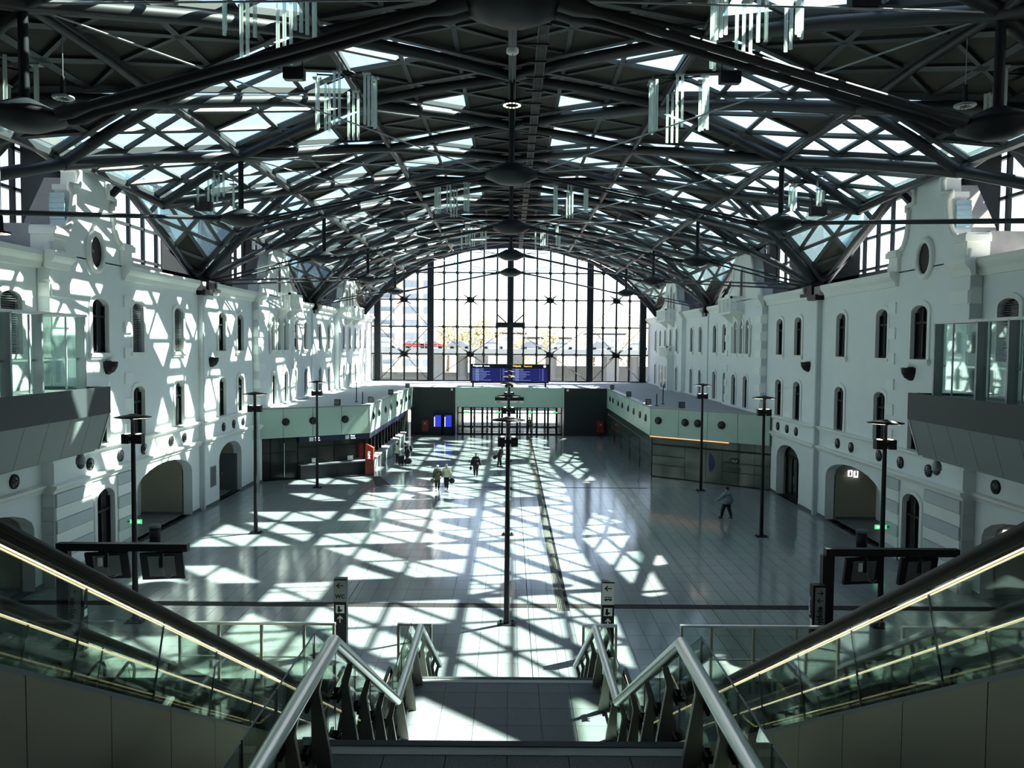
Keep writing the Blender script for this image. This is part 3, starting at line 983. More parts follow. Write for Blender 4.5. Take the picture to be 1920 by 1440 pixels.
# trusses: posts, hubs and tie rods under the roof
HZ = 15.35
def truss(k, kp):
    y = KY[k]
    CZ = 18.3 if k == 4 else 17.5
    t = empty('tied_truss', (0, y, CZ), 'dark steel tie rod frame with three hubs, %s from the camera' % ORD[k // 2 - 2], 'truss', 'tie rod frames under the hall roof')
    thick = (k == 4)
    c = MB((0, y, CZ)); c.lathe((0, y, CZ), [(0.0, -0.42), (0.6, -0.40), (1.3, -0.08), (1.3, 0.08), (0.5, 0.5), (0, 0.55)], 16)
    c.build('hub', 'steel', t)
    q = MB((0, y, CZ)); q.tube([(0, y, CZ), (0, y, 22.0)], 0.14, 8); q.build('post', 'steel', t)
    for s in (-1, 1):
        h = MB((0, y, CZ)); h.lathe((s * 12.7, y, HZ), [(0, -0.36), (0.4, -0.34), (1.0, -0.08), (1.0, 0.08), (0.35, 0.4), (0.12, 0.5)], 14)
        h.build('hub', 'steel', t)
        q = MB((0, y, CZ)); q.tube([(s * 12.7, y, HZ), (s * 12.7, y, 18.1)], 0.13, 8); q.build('post', 'steel', t)
        r = 0.13 if thick else 0.055
        for dy in (-0.28, 0.28):
            q = MB((0, y, CZ))
            a = Vector((s * 1.2, y + dy, CZ)); b = Vector((s * 11.7, y + dy, HZ))
            pts = [a + (b - a) * f for f in (0, 0.04, 0.10, 0.55, 0.92, 0.97, 1.0)]
            q.tube(pts, [r * 1.9, r * 2.0, r, r, r, r * 1.6, r * 1.3], 8)
            q.build('tie_rod', 'tube' if thick else 'steel', t)
        # outer ties to the landings
        ly = {4: -4.0, 6: 21.2, 8: 46.4, 10: 46.4, 12: 71.6}[k]
        a = Vector((s * 13.6, y - 0.2, HZ)); b = Vector((s * 17.5, ly + 0.3, 13.0))
        for dz in (0.0,) if k < 8 else (-0.12, 0.12):
            q = MB((0, y, CZ)); pts = [a + (b - a) * f + Vector((0, 0, dz)) for f in (0, 0.05, 0.1, 0.9, 0.96, 1.0)]
            rr = 0.09 if k < 8 else 0.055
            q.tube(pts, [rr * 1.5, rr * 1.7, rr, rr, rr * 1.6, rr], 8); q.build('tie_rod', 'steel', t)
        # thin stays back up to the roof
        q = MB((0, y, CZ)); q.tube([(s * 1.2, y - 0.3, CZ + 0.1), tuple(node(2, k - 2, s))], 0.03, 5)
        q.tube([(s * 1.2, y, CZ + 0.15), tuple(node(2, k, s))], 0.03, 5)
        q.build('stay_cable', 'grey', t)
for k in (4, 6, 8, 10, 12): truss(k, None)

# cable ladder along the ridge
cl = empty('cable_ladder', (1.15, 60, 21.2), 'long grey ladder-like cable tray running under the roof ridge', 'cable tray')
m = MB((1.15, 60, 21.2))
for dx in (-0.19, 0.19): m.beam((1.15 + dx, 22, 21.2), (1.15 + dx, 98, 21.2), 0.03, 0.1)
for j in range(7): m.tube([(1.0 + 0.05 * j, 22, 21.19), (1.0 + 0.05 * j, 98, 21.19)], 0.018, 4)
m.build('tray', 'rib', cl)
m = MB((1.15, 60, 21.2)); y = 22.0
while y < 98: m.box(0.6, 1.42, y - 0.05, y + 0.05, 21.1, 21.16); y += 1.9
m.build('crossbars', 'steel', cl, kind='stuff')

# ------------------------------------------------------------ end wall of glass
YE = 100.0
def archz(x):
    x = abs(x)
    pts = [(0, 21.6), (5, 21.2), (9.9, 19.8), (13.2, 17.6), (16.5, 15.3), (18.3, 13.4), (19.0, 12.6)]
    for (a, b), (c, d) in zip(pts[:-1], pts[1:]):
        if a <= x <= c: return b + (d - b) * (x - a) / (c - a)
    return 12.6
WN[0] += 1
ew = MB()
for X in (-16.5, -9.9, 0, 9.9, 16.5):
    ew.box(X - 0.38, X + 0.38, YE - 0.6, YE + 0.1, 4.6, archz(X) + 0.2)
ew.box(-18.6, 18.6, YE - 0.4, YE + 0.1, 4.75, 5.15)
for s in (-1, 1): ew.box(*sorted((s * 18.2, s * 18.8)), YE - 0.5, YE + 0.1, 4.6, 13.6)
XS = [-18.5 + 0.0]
for i in range(-11, 12):
    if i not in (): XS.append(i * 1.65)
XS = sorted(set([round(v, 3) for v in XS[1:]] + [-18.5, 18.5]))
# arch rib (stepped polygon) and infill above
ar = MB()
xs = [i * 0.6 for i in range(-32, 33)]
for a, b in zip(xs[:-1], xs[1:]):
    za, zb = archz(a), archz(b)
    ar.add([(a, YE, za), (b, YE, zb), (b, YE, 23.6), (a, YE, 23.6), (a, YE - 0.5, za), (b, YE - 0.5, zb), (b, YE - 0.5, zb + 0.6), (a, YE - 0.5, za + 0.6)], [(0, 1, 2, 3), (0, 1, 5, 4), (4, 5, 6, 7)])
for s in (-1, 1): ar.box(*sorted((s * 18.7, s * 25)), YE - 0.2, YE, -1, 23.6)
EW = ew.build('window_%d' % WN[0], 'steel', kind='structure')
ar.build('arch_infill', 'steel', EW)
mm = MB()
ZR = [8.4, 11.8, 15.15, 18.5]
for X in XS:
    if abs(X) in (0, 9.9, 16.5, 18.5): continue
    m = MB((X, YE, 5)); m.box(X - 0.10, X + 0.10, YE - 0.22, YE, 5.1, archz(X)); o = m.build('mullion', 'steel', EW); o.location = (X, YE, 5)
for Z in ZR:
    w = 18.4
    while archz(w) < Z and w > 0: w -= 0.1
    m = MB(); m.box(-w, w, YE - 0.18, YE, Z - 0.07, Z + 0.07); m.build('transom', 'steel', EW)
    k = MB()
    for X in XS:
        if abs(X) < w and abs(X) not in (0, 9.9, 16.5): k.ball((X, YE - 0.2, Z), 0.24, 0.12, 0.24, 6, 4)
    k.build('spider_fitting', 'steel', EW)
BIG = [(-4.95, 8.4), (4.95, 8.4), (-13.2, 8.4), (13.2, 8.4), (-4.95, 15.15), (4.95, 15.15), (-13.2, 15.15), (13.2, 15.15)]
for (X, Z) in BIG:
    m = MB((X, YE, Z)); m.ball((X, YE - 0.3, Z), 0.55, 0.25, 0.42, 8, 4)
    for e in (-1, 1):
        for f in (-1, 1): m.tube([(X, YE - 0.3, Z), (X + e * 0.85, YE - 0.3, Z + f * 0.6)], [0.14, 0.04], 5)
        o = m.build('spider_node', 'steel', EW); o.location = (X, YE, Z)
m = MB()
for (X, hw) in ((-4.95, 4.6), (4.95, 4.6), (-13.2, 3.0), (13.2, 3.0)):
    for e in (-1, 1):
        m.tube([(X, YE - 0.35, 8.4), (X + e * hw, YE - 0.35, 11.6)], 0.035, 4)
        m.tube([(X, YE - 0.35, 8.4), (X + e * hw, YE - 0.35, 5.2)], 0.035, 4)
        if abs(X) > 6: m.tube([(X, YE - 0.35, 15.1), (X + e * hw, YE - 0.35, 11.9)], 0.03, 4)
m.build('bracing_cable', 'steel', EW)
m = MB(); m.box(-1.8, 1.8, YE - 1.1, YE - 0.3, 11.75, 12.35)
for e in (-1, 1): m.beam((e * 0.5, YE - 0.7, 12.3), (e * 1.7, YE - 0.7, 13.4), 0.14, 0.14)
m.build('bracket_box', 'black', EW)
XA = [-18.2] + [x for x in XS if abs(x) < 18.2] + [18.2]
ZA = [5.15] + ZR + [22]
for a, b in zip(XA[:-1], XA[1:]):
    for z0, z1 in zip(ZA[:-1], ZA[1:]):
        ta, tb = min(z1, archz(a)), min(z1, archz(b))
        if max(ta, tb) <= z0 + 0.1: continue
        ta = max(ta, z0 + 0.02); tb = max(tb, z0 + 0.02)
        m = MB((a, YE, z0)); m.add([(a, YE, z0), (b, YE, z0), (b, YE, tb), (a, YE, ta)], [(0, 1, 2, 3)])
        o = m.build('glass_pane', 'wallglass', EW); o.location = (a, YE, z0)

# ------------------------------------------------------------ terrace over the shops, end block
TX = 10.4
tr = MB()
tr.add([(-17.6, 54.0, 5.0), (-TX, 58.7, 5.0), (-TX, 84.3, 5.0), (TX, 84.3, 5.0), (TX, 58.3, 5.0), (17.6, 52.8, 5.0), (17.6, 101, 5.0), (-17.6, 101, 5.0)],
       [(0, 1, 2, 7), (3, 4, 5, 6), (2, 3, 6, 7)])
tr.add([(-17.6, 54.0, 4.7), (-TX, 58.7, 4.7), (-TX, 84.3, 4.7), (TX, 84.3, 4.7), (TX, 58.3, 4.7), (17.6, 52.8, 4.7), (17.6, 101, 4.7), (-17.6, 101, 4.7)],
       [(0, 1, 2, 7), (3, 4, 5, 6), (2, 3, 6, 7)])
tr.build('floor_terrace', mat('terrace_membrane', (0.27, 0.29, 0.31), 0.8, noise=0.12, nscale=1.0), kind='structure')

def wallframe(C, D):
    """returns function (u along C->D, out towards the hall, z) -> point"""
    C = Vector(C); D = Vector(D); e = (D - C).normalized(); L = (D - C).length
    nv = Vector((0, 0, 1)).cross(e)
    return e, nv, L
def fbox(m, C, e, nv, u0, u1, o0, o1, z0, z1):
    C = Vector(C)
    c = C + e * (u0 + u1) / 2 + nv * (o0 + o1) / 2 + Vector((0, 0, (z0 + z1) / 2))
    m.obox(c, e * (u1 - u0) / 2, nv * (o1 - o0) / 2, Vector((0, 0, (z1 - z0) / 2)))

def shop(name, label, cat, s, W0, Cc, F, kind):
    """W0 wall corner, Cc hall corner, F far corner"""
    root = empty(name, (Cc[0], Cc[1], 0), label, cat)
    off = Vector((Cc[0], Cc[1], 0))
    e1, n1, L1 = wallframe((W0[0], W0[1], 0), (Cc[0], Cc[1], 0))
    if n1.y > 0: n1 = -n1
    e2, n2, L2 = wallframe((Cc[0], Cc[1], 0), (F[0], F[1], 0))
    if n2.x * s > 0: n2 = -n2
    A = (W0[0], W0[1], 0); B = (Cc[0], Cc[1], 0)
    npan = 4
    def part(nm, mt_, fns):
        m = MB(off)
        for f in fns: f(m)
        return m.build(nm, mt_, root)
    for i in range(npan):
        part('green_panel', 'green', [lambda m, i=i: fbox(m, A, e1, n1, L1 * i / npan + 0.015, L1 * (i + 1) / npan - 0.015, -0.02, 0.14, 3.0, 5.06)])
    nb = 10
    for i in range(nb):
        part('green_panel', 'green', [lambda m, i=i: fbox(m, B, e2, n2, L2 * i / nb + 0.015 - (0.1 if i == 0 else 0), L2 * (i + 1) / nb - 0.015, -0.02, 0.14, 3.0, 5.06)])
    part('coping', 'grey', [lambda m: fbox(m, A, e1, n1, 0, L1 + 0.1, -0.3, 0.18, 5.0, 5.1), lambda m: fbox(m, B, e2, n2, 0, L2, -0.3, 0.18, 5.0, 5.1)])
    if kind == 'tickets':
        part('shop_glass', 'darkglass', [lambda m: fbox(m, A, e1, n1, 0.1, L1 * 0.385, -0.3, -0.25, 0, 3.0)])
        part('ticket_window', 'darkglass', [lambda m: fbox(m, A, e1, n1, L1 * 0.385, L1 - 0.05, -0.25, -0.2, 1.0, 2.6)])
        part('sign_band', 'navy', [lambda m: fbox(m, A, e1, n1, L1 * 0.385, L1 + 0.02, -0.1, 0.10, 2.58, 3.0)])
        part('sign_band', 'navy', [lambda m: fbox(m, B, e2, n2, -0.05, L2 * 0.75, -0.1, 0.10, 2.58, 3.0)])
        part('counter_front', 'blackm', [lambda m: fbox(m, A, e1, n1, L1 * 0.385, L1 * 0.7 - 0.01, -0.2, 0.34, 0, 0.97), lambda m: fbox(m, A, e1, n1, L1 * 0.7 + 0.01, L1 + 0.3, -0.2, 0.34, 0, 0.97)])
        part('counter_top', 'grey', [lambda m: fbox(m, A, e1, n1, L1 * 0.385, L1 + 0.3, -0.25, 0.42, 0.97, 1.05)])
        part('counter_front', 'grey', [lambda m: fbox(m, B, e2, n2, 0.1, L2 * 0.72, -0.2, 0.30, 0, 1.0)])
        part('counter_top', 'concrete', [lambda m: fbox(m, B, e2, n2, 0.1, L2 * 0.72, -0.25, 0.42, 1.0, 1.08)])
        part('ticket_window', 'railglass', [lambda m: fbox(m, B, e2, n2, 0, L2 * 0.75, -0.22, -0.18, 1.0, 2.6)])
        part('back_panel', 'lowe', [lambda m: fbox(m, B, e2, n2, 0.6, L2, -3.2, -3.1, 0, 3.0)])
        part('shop_glass', 'darkglass', [lambda m: fbox(m, B, e2, n2, L2 * 0.75, L2, -0.25, -0.2, 0, 3.0)])
        def mull(m):
            for i in range(13): fbox(m, B, e2, n2, L2 * 0.75 * i / 12 - 0.04, L2 * 0.75 * i / 12 + 0.04, -0.26, -0.06, 1.0, 2.6)
        part('mullions', 'steel', [mull])
        for i in range(1, 7):
            part('divider_panel', 'fin', [lambda m, i=i: fbox(m, B, e2, n2, L2 * 0.72 * i / 7 - 0.03, L2 * 0.72 * i / 7 + 0.03, 0.30, 0.50, 0.12, 0.97)])
        def fr(m):
            for u in (0.02, 0.16, 0.27, 0.385): fbox(m, A, e1, n1, L1 * u - 0.03, L1 * u + 0.03, -0.3, -0.2, 0, 3.0)
            for z in (1.0, 1.95, 2.9): fbox(m, A, e1, n1, 0.1, L1 * 0.385, -0.3, -0.22, z - 0.02, z + 0.02)
            fbox(m, A, e1, n1, L1 * 0.70 - 0.04, L1 * 0.70 + 0.04, -0.22, -0.14, 1.0, 2.6)
            fbox(m, A, e1, n1, L1 * 0.385, L1, -0.22, -0.14, 2.2, 2.24)
        part('door_frame', 'steel', [fr])
        part('door_handle', 'stainless', [lambda m: fbox(m, A, e1, n1, L1 * 0.268 - 0.02, L1 * 0.268 + 0.02, -0.2, -0.12, 0.2, 2.6)])
        for u in (0.50, 0.815):
            part('price_sheet', 'white', [lambda m, u=u: fbox(m, A, e1, n1, L1 * u, L1 * u + 0.42, -0.14, -0.12, 1.08, 1.4)])
            part('pictogram', 'white', [lambda m, u=u: fbox(m, A, e1, n1, L1 * (u - 0.03), L1 * (u - 0.03) + 0.3, 0.10, 0.11, 2.65, 2.93)])
            ang = math.atan2(e1.y, e1.x)
            p = Vector(A) + e1 * (L1 * (u - 0.03) + 0.40) + n1 * 0.12 + Vector((0, 0, 2.82)) - off
            text('lettering', 'Kasy', p, 0.18, 'textw', root, (math.pi / 2, 0, ang))
            p = Vector(A) + e1 * (L1 * (u - 0.03) + 0.40) + n1 * 0.12 + Vector((0, 0, 2.66)) - off
            text('lettering', 'Tickets', p, 0.13, 'textw', root, (math.pi / 2, 0, ang))
        part('corner_post', 'blackm', [lambda m: fbox(m, A, e1, n1, L1 - 0.12, L1 + 0.02, -0.3, -0.1, 0, 3.0)])
    else:
        segs = [0.0, 0.12, 0.36, 0.65, 0.66 + 0.0, 1.0]
        us = [0.0, 0.12, 0.38, 0.52, 0.70, 1.0]
        for u0, u1 in zip(us[:-1], us[1:]):
            part('shop_glass', 'greenglass', [lambda m, u0=u0, u1=u1: fbox(m, A, e1, n1, L1 * u0 + 0.01, L1 * u1 - 0.01, -0.12, -0.08, 0.06, 2.98)])
        def bars(m):
            fbox(m, A, e1, n1, 0, L1, -0.1, -0.02, 2.33, 2.44)
            for z in (1.55, 0.9):
                fbox(m, A, e1, n1, 0.0, L1 * 0.38, -0.1, -0.05, z, z + 0.04)
                fbox(m, A, e1, n1, L1 * 0.70, L1, -0.1, -0.05, z, z + 0.04)
            fbox(m, A, e1, n1, 0, L1, -0.12, -0.02, 0, 0.06)
        part('glazing_bar', 'black', [bars])
        part('led_line', 'orange', [lambda m: fbox(m, A, e1, n1, L1 * 0.32, L1 + 0.05, 0.10, 0.16, 2.93, 2.99)])
        for i in range(5):
            part('dark_panel', 'greenglass', [lambda m, i=i: fbox(m, B, e2, n2, L2 * i / 5 + 0.02, L2 * (i + 1) / 5 - 0.02, -0.1, 0.0, 0, 2.3),
                                           lambda m, i=i: fbox(m, B, e2, n2, L2 * i / 5 + 0.02, L2 * (i + 1) / 5 - 0.02, -0.1, 0.0, 2.36, 3.0)])
        def b2(m):
            for z in (0.85, 1.5, 2.3): fbox(m, B, e2, n2, 0, L2, 0.0, 0.03, z, z + 0.05)
            for i in range(1, 5): fbox(m, B, e2, n2, L2 * i / 5 - 0.03, L2 * i / 5 + 0.03, 0.0, 0.04, 0, 2.3)
        part('glazing_bar', 'black', [b2])
        part('back_panel', 'black', [lambda m: fbox(m, A, e1, n1, 0, L1, -0.4, -0.3, 0, 3.0)])
        ang = math.atan2(-e1.y, -e1.x)
        def P(u, z, o=-0.06): return Vector(A) + e1 * (L1 * u) + n1 * o + Vector((0, 0, z)) - off
        text('lettering', 'Lokal na wynajem', P(0.555, 0.75), 0.20, 'black', root, (math.pi / 2, -math.pi / 2, ang))
        part('logo_leaf', mat('blue_print', (0.02, 0.04, 0.12), 0.6), [lambda m: m.prism([(0, 0), (0.28, 0.25), (0.42, 0.7), (0.25, 1.15), (0.0, 1.4), (-0.1, 0.9), (-0.05, 0.4)],
             lambda a, b, d: Vector(A) + e1 * (L1 * 0.485 - a) + n1 * (-0.07 + d) + Vector((0, 0, 0.75 + b)), 0, 0.01)])
        part('logo_plate', 'black', [lambda m: m.prism([(-0.36, 0), (-0.26, 0.19), (0.26, 0.19), (0.36, 0), (0.26, -0.19), (-0.26, -0.19)],
             lambda a, b, d: Vector(A) + e1 * (L1 * 0.28 + a) + n1 * (-0.07 + d) + Vector((0, 0, 1.72 + b)), 0, 0.01)])
        text('lettering', 'PKP', P(0.28, 1.62, -0.05), 0.27, 'grey', root, (math.pi / 2, 0, ang), align='CENTER')
        part('small_print', 'black', [lambda m: [fbox(m, A, e1, n1, L1 * 0.28 - w, L1 * 0.28 + w, -0.08, -0.07, z, z + 0.035) for (w, z) in ((0.5, 1.2), (0.5, 1.08), (0.35, 0.98), (0.3, 0.9))]])
    return root
TICK = shop('ticket_office', 'ticket office block with pale green band, navy sign strip and counters', 'ticket office', -1, (-17.5, 54.1), (-10.4, 58.7), (-10.4, 84.3), 'tickets')
RENT = shop('vacant_shop', 'vacant shop block with pale green band over smoked glass', 'shop', 1, (17.3, 52.8), (10.4, 58.3), (10.4, 84.3), 'rent')

# dark end walls with the entrance between
for s in (-1, 1):
    m = MB(); m.box(*sorted((s * 5.75, s * 10.45)), 84.3, 84.6, 0, 5.05); m.box(*sorted((s * 5.75, s * 6.0)), 84.6, 96, 0, 4.7)
    m.build('wall_end_%s' % SIDE[s], 'blackm', kind='structure')
m = MB(); m.box(-5.75, 5.75, 84.6, 96, 3.05, 3.2); m.build('ceiling_vestibule', 'panel', kind='structure')
ent = MB(); ent.box(-5.74, 5.74, 84.15, 84.6, 3.0, 5.06)
lint = ent.build('wall_lintel', 'green', kind='structure')
DN = [0]
def glassdoors(Y, XSP, z1, mid=0.9, lite=True):
    for a, b in zip(XSP[:-1], XSP[1:]):
        DN[0] += 1
        m = MB()
        m.box(a, a + 0.11, Y - 0.05, Y + 0.05, 0, z1); m.box(b - 0.11, b, Y - 0.05, Y + 0.05, 0, z1)
        m.box(a, b, Y - 0.05, Y + 0.05, z1 - 0.1, z1); m.box(a, b, Y - 0.05, Y + 0.05, 0, 0.12)
        m.box(a, b, Y - 0.05, Y + 0.05, 2.25, 2.35)
        o = m.build('door_%d' % DN[0], 'black', kind='structure')
        g = MB(); g.box(a + 0.06, b - 0.06, Y - 0.01, Y + 0.01, 0.12, z1 - 0.1); g.build('pane', 'wallglass', o)
        h = MB(); h.box(b - 0.14, b - 0.10, Y - 0.12, Y - 0.06, 0.9, 1.3); h.build('door_handle', 'stainless', o)
glassdoors(85.2, [-5.6, -5.0, -4.1, -2.9, -1.9, -0.8, 0.8, 1.9, 2.9, 4.1, 5.0, 5.6], 3.0)
glassdoors(93.0, [-5.6, -4.1, -2.6, -1.2, 0, 1.2, 2.6, 4.1, 5.6], 3.0)
m = MB(); m.box(-5.6, 5.6, 84.95, 85.0, 0.85, 0.93); m.box(-5.6, 5.6, 84.95, 85.0, 0.35, 0.38); m.build('trim_push_bar', 'steel', kind='structure')
for X in (-5.2, -1.9, -0.9, 1.5, 4.9):
    pass
sg = empty('entrance_sign', (0, 84.1, 3.7), 'black entrance sign with a pale lettered strip on green lintel', 'sign')
m = MB((0, 84.1, 3.7)); m.box(-1.55, 1.45, 83.98, 84.15, 3.72, 4.06); m.build('plate', 'black', sg)
m = MB((0, 84.1, 3.7)); m.box(-1.55, 1.45, 83.98, 84.15, 3.48, 3.70); m.build('strip', 'white', sg)
text('lettering', 'wyjście', (-1.45, -0.13, -0.17), 0.17, 'black', sg)
text('lettering', 'exit', (0.75, -0.13, -0.17), 0.17, 'black', sg)
for i, X in enumerate((-4.6, -1.2, 2.2, 4.9)):
    e = empty('exit_sign', (X, 85.1, 2.42), 'small green exit sign above the entrance doors, %s from the left wall' % ORD[i], 'exit sign', 'exit signs over the doors')
    m = MB((X, 85.1, 2.42)); m.box(X - 0.25, X + 0.25, 85.06, 85.15, 2.30, 2.50); m.build('case', 'black', e)
    m = MB((X, 85.1, 2.42)); m.box(X - 0.22, X + 0.22, 85.04, 85.06, 2.32, 2.48); m.build('face', 'exitg', e)
for s in (-1, 1):
    e = empty('wall_speaker', (s * 6.3, 84.2, 4.75), 'small white box speaker high on the %s dark end wall' % SIDE[s], 'speaker')
    m = MB((s * 6.3, 84.2, 4.75)); m.box(s * 6.1 - 0.12, s * 6.1 + 0.12, 84.1, 84.3, 4.7, 4.95); m.build('case', 'grey', e)
    m = MB((s * 6.3, 84.2, 4.75)); m.box(s * 6.1 - 0.09, s * 6.1 + 0.09, 84.08, 84.1, 4.73, 4.92); m.build('grille', 'white', e)
for i, X in enumerate((-7.55, -6.45)):
    e = empty('ticket_machine', (X, 83.7, 0), 'black ticket machine with glowing blue screen, %s of the pair' % ('left' if i == 0 else 'right'), 'ticket machine', 'ticket machines by the dark end wall')
    m = MB((X, 83.7, 0)); m.box(X - 0.42, X + 0.42, 83.6, 84.25, 0, 2.3); m.build('body', 'black', e)
    m = MB((X, 83.7, 0)); m.box(X - 0.26, X + 0.36, 83.57, 83.6, 0.95, 2.15); m.build('screen', 'screen', e)
    m = MB((X, 83.7, 0)); m.box(X - 0.36, X - 0.28, 83.57, 83.6, 0.95, 2.0); m.build('side_strip', 'textw', e)
for s in (-1, 1):
    X = -8.9 if s < 0 else 9.6
    e = empty('hydrant_cabinet', (X, 84.1, 0.4), 'dark red fire cabinet on the %s black end wall' % SIDE[s], 'fire cabinet')
    m = MB((X, 84.1, 0.4)); m.box(X - 0.36, X + 0.36, 84.0, 84.3, 0.4, 1.6); m.build('body', 'dred', e)
    m = MB((X, 84.1, 0.4)); m.box(X - 0.28, X + 0.28, 83.97, 84.0, 0.48, 1.52); m.build('door', 'dred', e)
    m = MB((X, 84.1, 0.4)); m.box(X - 0.12, X + 0.1, 83.95, 83.97, 1.15, 1.35); m.build('emblem', 'grey', e)

# ------------------------------------------------------------ departure board on the terrace
bd = empty('departure_board', (0, 86.5, 5.0), 'wide black arrivals and departures board with blue timetable screens', 'board')
o_ = (0, 86.5, 5.0)
m = MB(o_); m.box(-4.25, 4.2, 86.4, 86.75, 5.45, 7.5); m.build('casing', 'black', bd)
m = MB(o_)
for X in (-4.0, -0.35, 3.85): m.box(X - 0.09, X + 0.09, 86.5, 86.7, 5.0, 5.5)
m.build('legs', 'black', bd)
for (x0, x1, t1, t2, cm) in ((-4.1, -0.2, 'Przyjazdy', 'Arrivals', 'textw'), (0.2, 4.05, 'Odjazdy', 'Departures', 'texty')):
    m = MB(o_); m.box(x0, x1, 86.37, 86.4, 5.6, 7.05); sc_ = m.build('screen', 'boards', bd)
    m = MB(o_)
    for i in range(9):
        z = 6.98 - 0.15 * i
        m.box(x0 + 0.05, x0 + 0.3, 86.35, 86.37, z - 0.03, z)
        m.box(x0 + 0.35, x0 + 0.8, 86.35, 86.37, z - 0.07, z)
        m.box(x0 + 0.85, x0 + 0.85 + [0.4, 0.4, 1.1, 0.7, 1.1, 0.7, 0.6, 0.4, 1.2][i], 86.35, 86.37, z - 0.035, z)
        m.box(x1 - 0.85, x1 - 0.8, 86.35, 86.37, z - 0.03, z)
        m.box(x1 - 0.6, x1 - 0.4, 86.35, 86.37, z - 0.03, z)
    m.build('timetable_rows', 'boardline', bd)
    text('lettering', t1, (x0 + 0.1, -0.13, 2.22), 0.27, cm, bd)
    text('lettering', t2, (x0 + 1.3, -0.13, 2.22), 0.19, cm, bd)
m = MB(o_); m.lathe((0, 0, 0), [(0, 0)], 3)
m = MB(o_); m.prism([(3.75 + 0.14 * math.cos(a * math.pi / 8), 7.28 + 0.14 * math.sin(a * math.pi / 8)) for a in range(16)], lambda a, b, d: (a, 86.37 - d, b), 0, 0.02); m.build('clock_face', 'textw', bd)
m = MB(o_); m.box(3.74, 3.76, 86.33, 86.35, 7.28, 7.38); m.box(3.75, 3.82, 86.33, 86.35, 7.27, 7.29); m.build('clock_hands', 'black', bd)

# ------------------------------------------------------------ outside
g = MB(); g.box(-400, 400, 96, 900, -0.6, -0.03); g.build('ground_outside', 'ground', kind='structure')
g = MB(); g.box(-400, -25, -60, 96, -0.6, -0.03); g.box(25, 400, -60, 96, -0.6, -0.03); g.build('ground_outside', 'ground', kind='structure')
# viaduct
vy = 140
v = empty('viaduct', (0, vy, 0), 'grey concrete road viaduct crossing behind the glass wall', 'viaduct')
m = MB((0, vy, 0)); m.box(-70, 70, vy, vy + 16, 7.7, 8.75); m.build('deck', 'viad', v)
m = MB((0, vy, 0)); m.box(-70, 70, vy - 0.5, vy, 7.95, 8.9); m.build('edge_beam', 'viadl', v)
for i, X in enumerate((-29, -24.3, -13.2, -8.7, -5.2, 1.5, 7.5, 18.4, 22.5, 27)):
    m = MB((0, vy, 0))
    if X in (-24.3, -8.7, 7.5, 22.5): m.tube([(X, vy + 6, 0), (X, vy + 6, 7.7)], 1.0, 12)
    else: m.box(X - 1.1, X + 1.1, vy + 3, vy + 9, 0, 7.7)
    m.build('pier', 'viad', v)
m = MB((0, vy, 0))
for z in (9.3, 9.75, 10.3): m.box(-70, 70, vy - 0.3, vy - 0.2, z, z + 0.07)
X = -70
while X < 70: m.box(X, X + 0.1, vy - 0.3, vy - 0.2, 8.9, 10.35); X += 2.2
m.build('railing', 'viadl', v)
m = MB(); m.box(-70, 2, 156, 157, 0, 4.2); m.box(9, 70, 157, 158, 0, 5.6); m.build('wall_far_abutment', 'viad', kind='structure')
m = MB(); m.box(-70, -20, 125, 126, 0, 3.6); m.box(-60, 60, 118, 119, 0, 2.9); m.build('wall_far_retaining', 'viad', kind='structure')
def car(x, y, z, col, lab, d=1):
    c = empty('car', (x, y, z), lab, 'car', 'cars on the viaduct')
    m = MB((0, 0, 0)); m.prism([(-2.1, 0.3), (2.15, 0.3), (2.15, 0.75), (1.3, 0.95), (0.6, 1.45), (-1.1, 1.48), (-1.75, 0.98), (-2.15, 0.9)], lambda a, b, dd: (a * d, dd, b), -0.85, 0.85); m.build('body', col, c)
    m = MB(); m.prism([(1.1, 0.98), (0.55, 1.38), (-1.0, 1.40), (-1.5, 1.0)], lambda a, b, dd: (a * d, dd, b), -0.88, 0.88); m.build('window_band', 'farwin', c)
    for wx in (-1.3, 1.35):
        for wy in (-0.8, 0.8):
            m = MB(); m.tube([(wx * d, wy - 0.1, 0.32), (wx * d, wy + 0.1, 0.32)], 0.32, 10); m.build('wheel', 'black', c)
for (x, col, lab) in ((-22.5, 'carw', 'white car on viaduct, leftmost behind the tower block'), (-17.2, 'carr', 'red car driving over the viaduct'), (-14.0, 'carr', 'second red car, right behind the first on viaduct'), (-9.2, 'carg', 'dark grey car beside the second red car'), (-3.0, 'carw', 'white car just left of the central steel column'),
                  (4.0, 'carg', 'grey car just right of the central steel column'), (9.5, 'carw', 'white car left of the right main column'), (16.5, 'carg', 'silver car right of the right main column'), (23.0, 'carw', 'white car at the far right end of viaduct')):
    car(x, vy + 5.0, 8.75, col, lab)
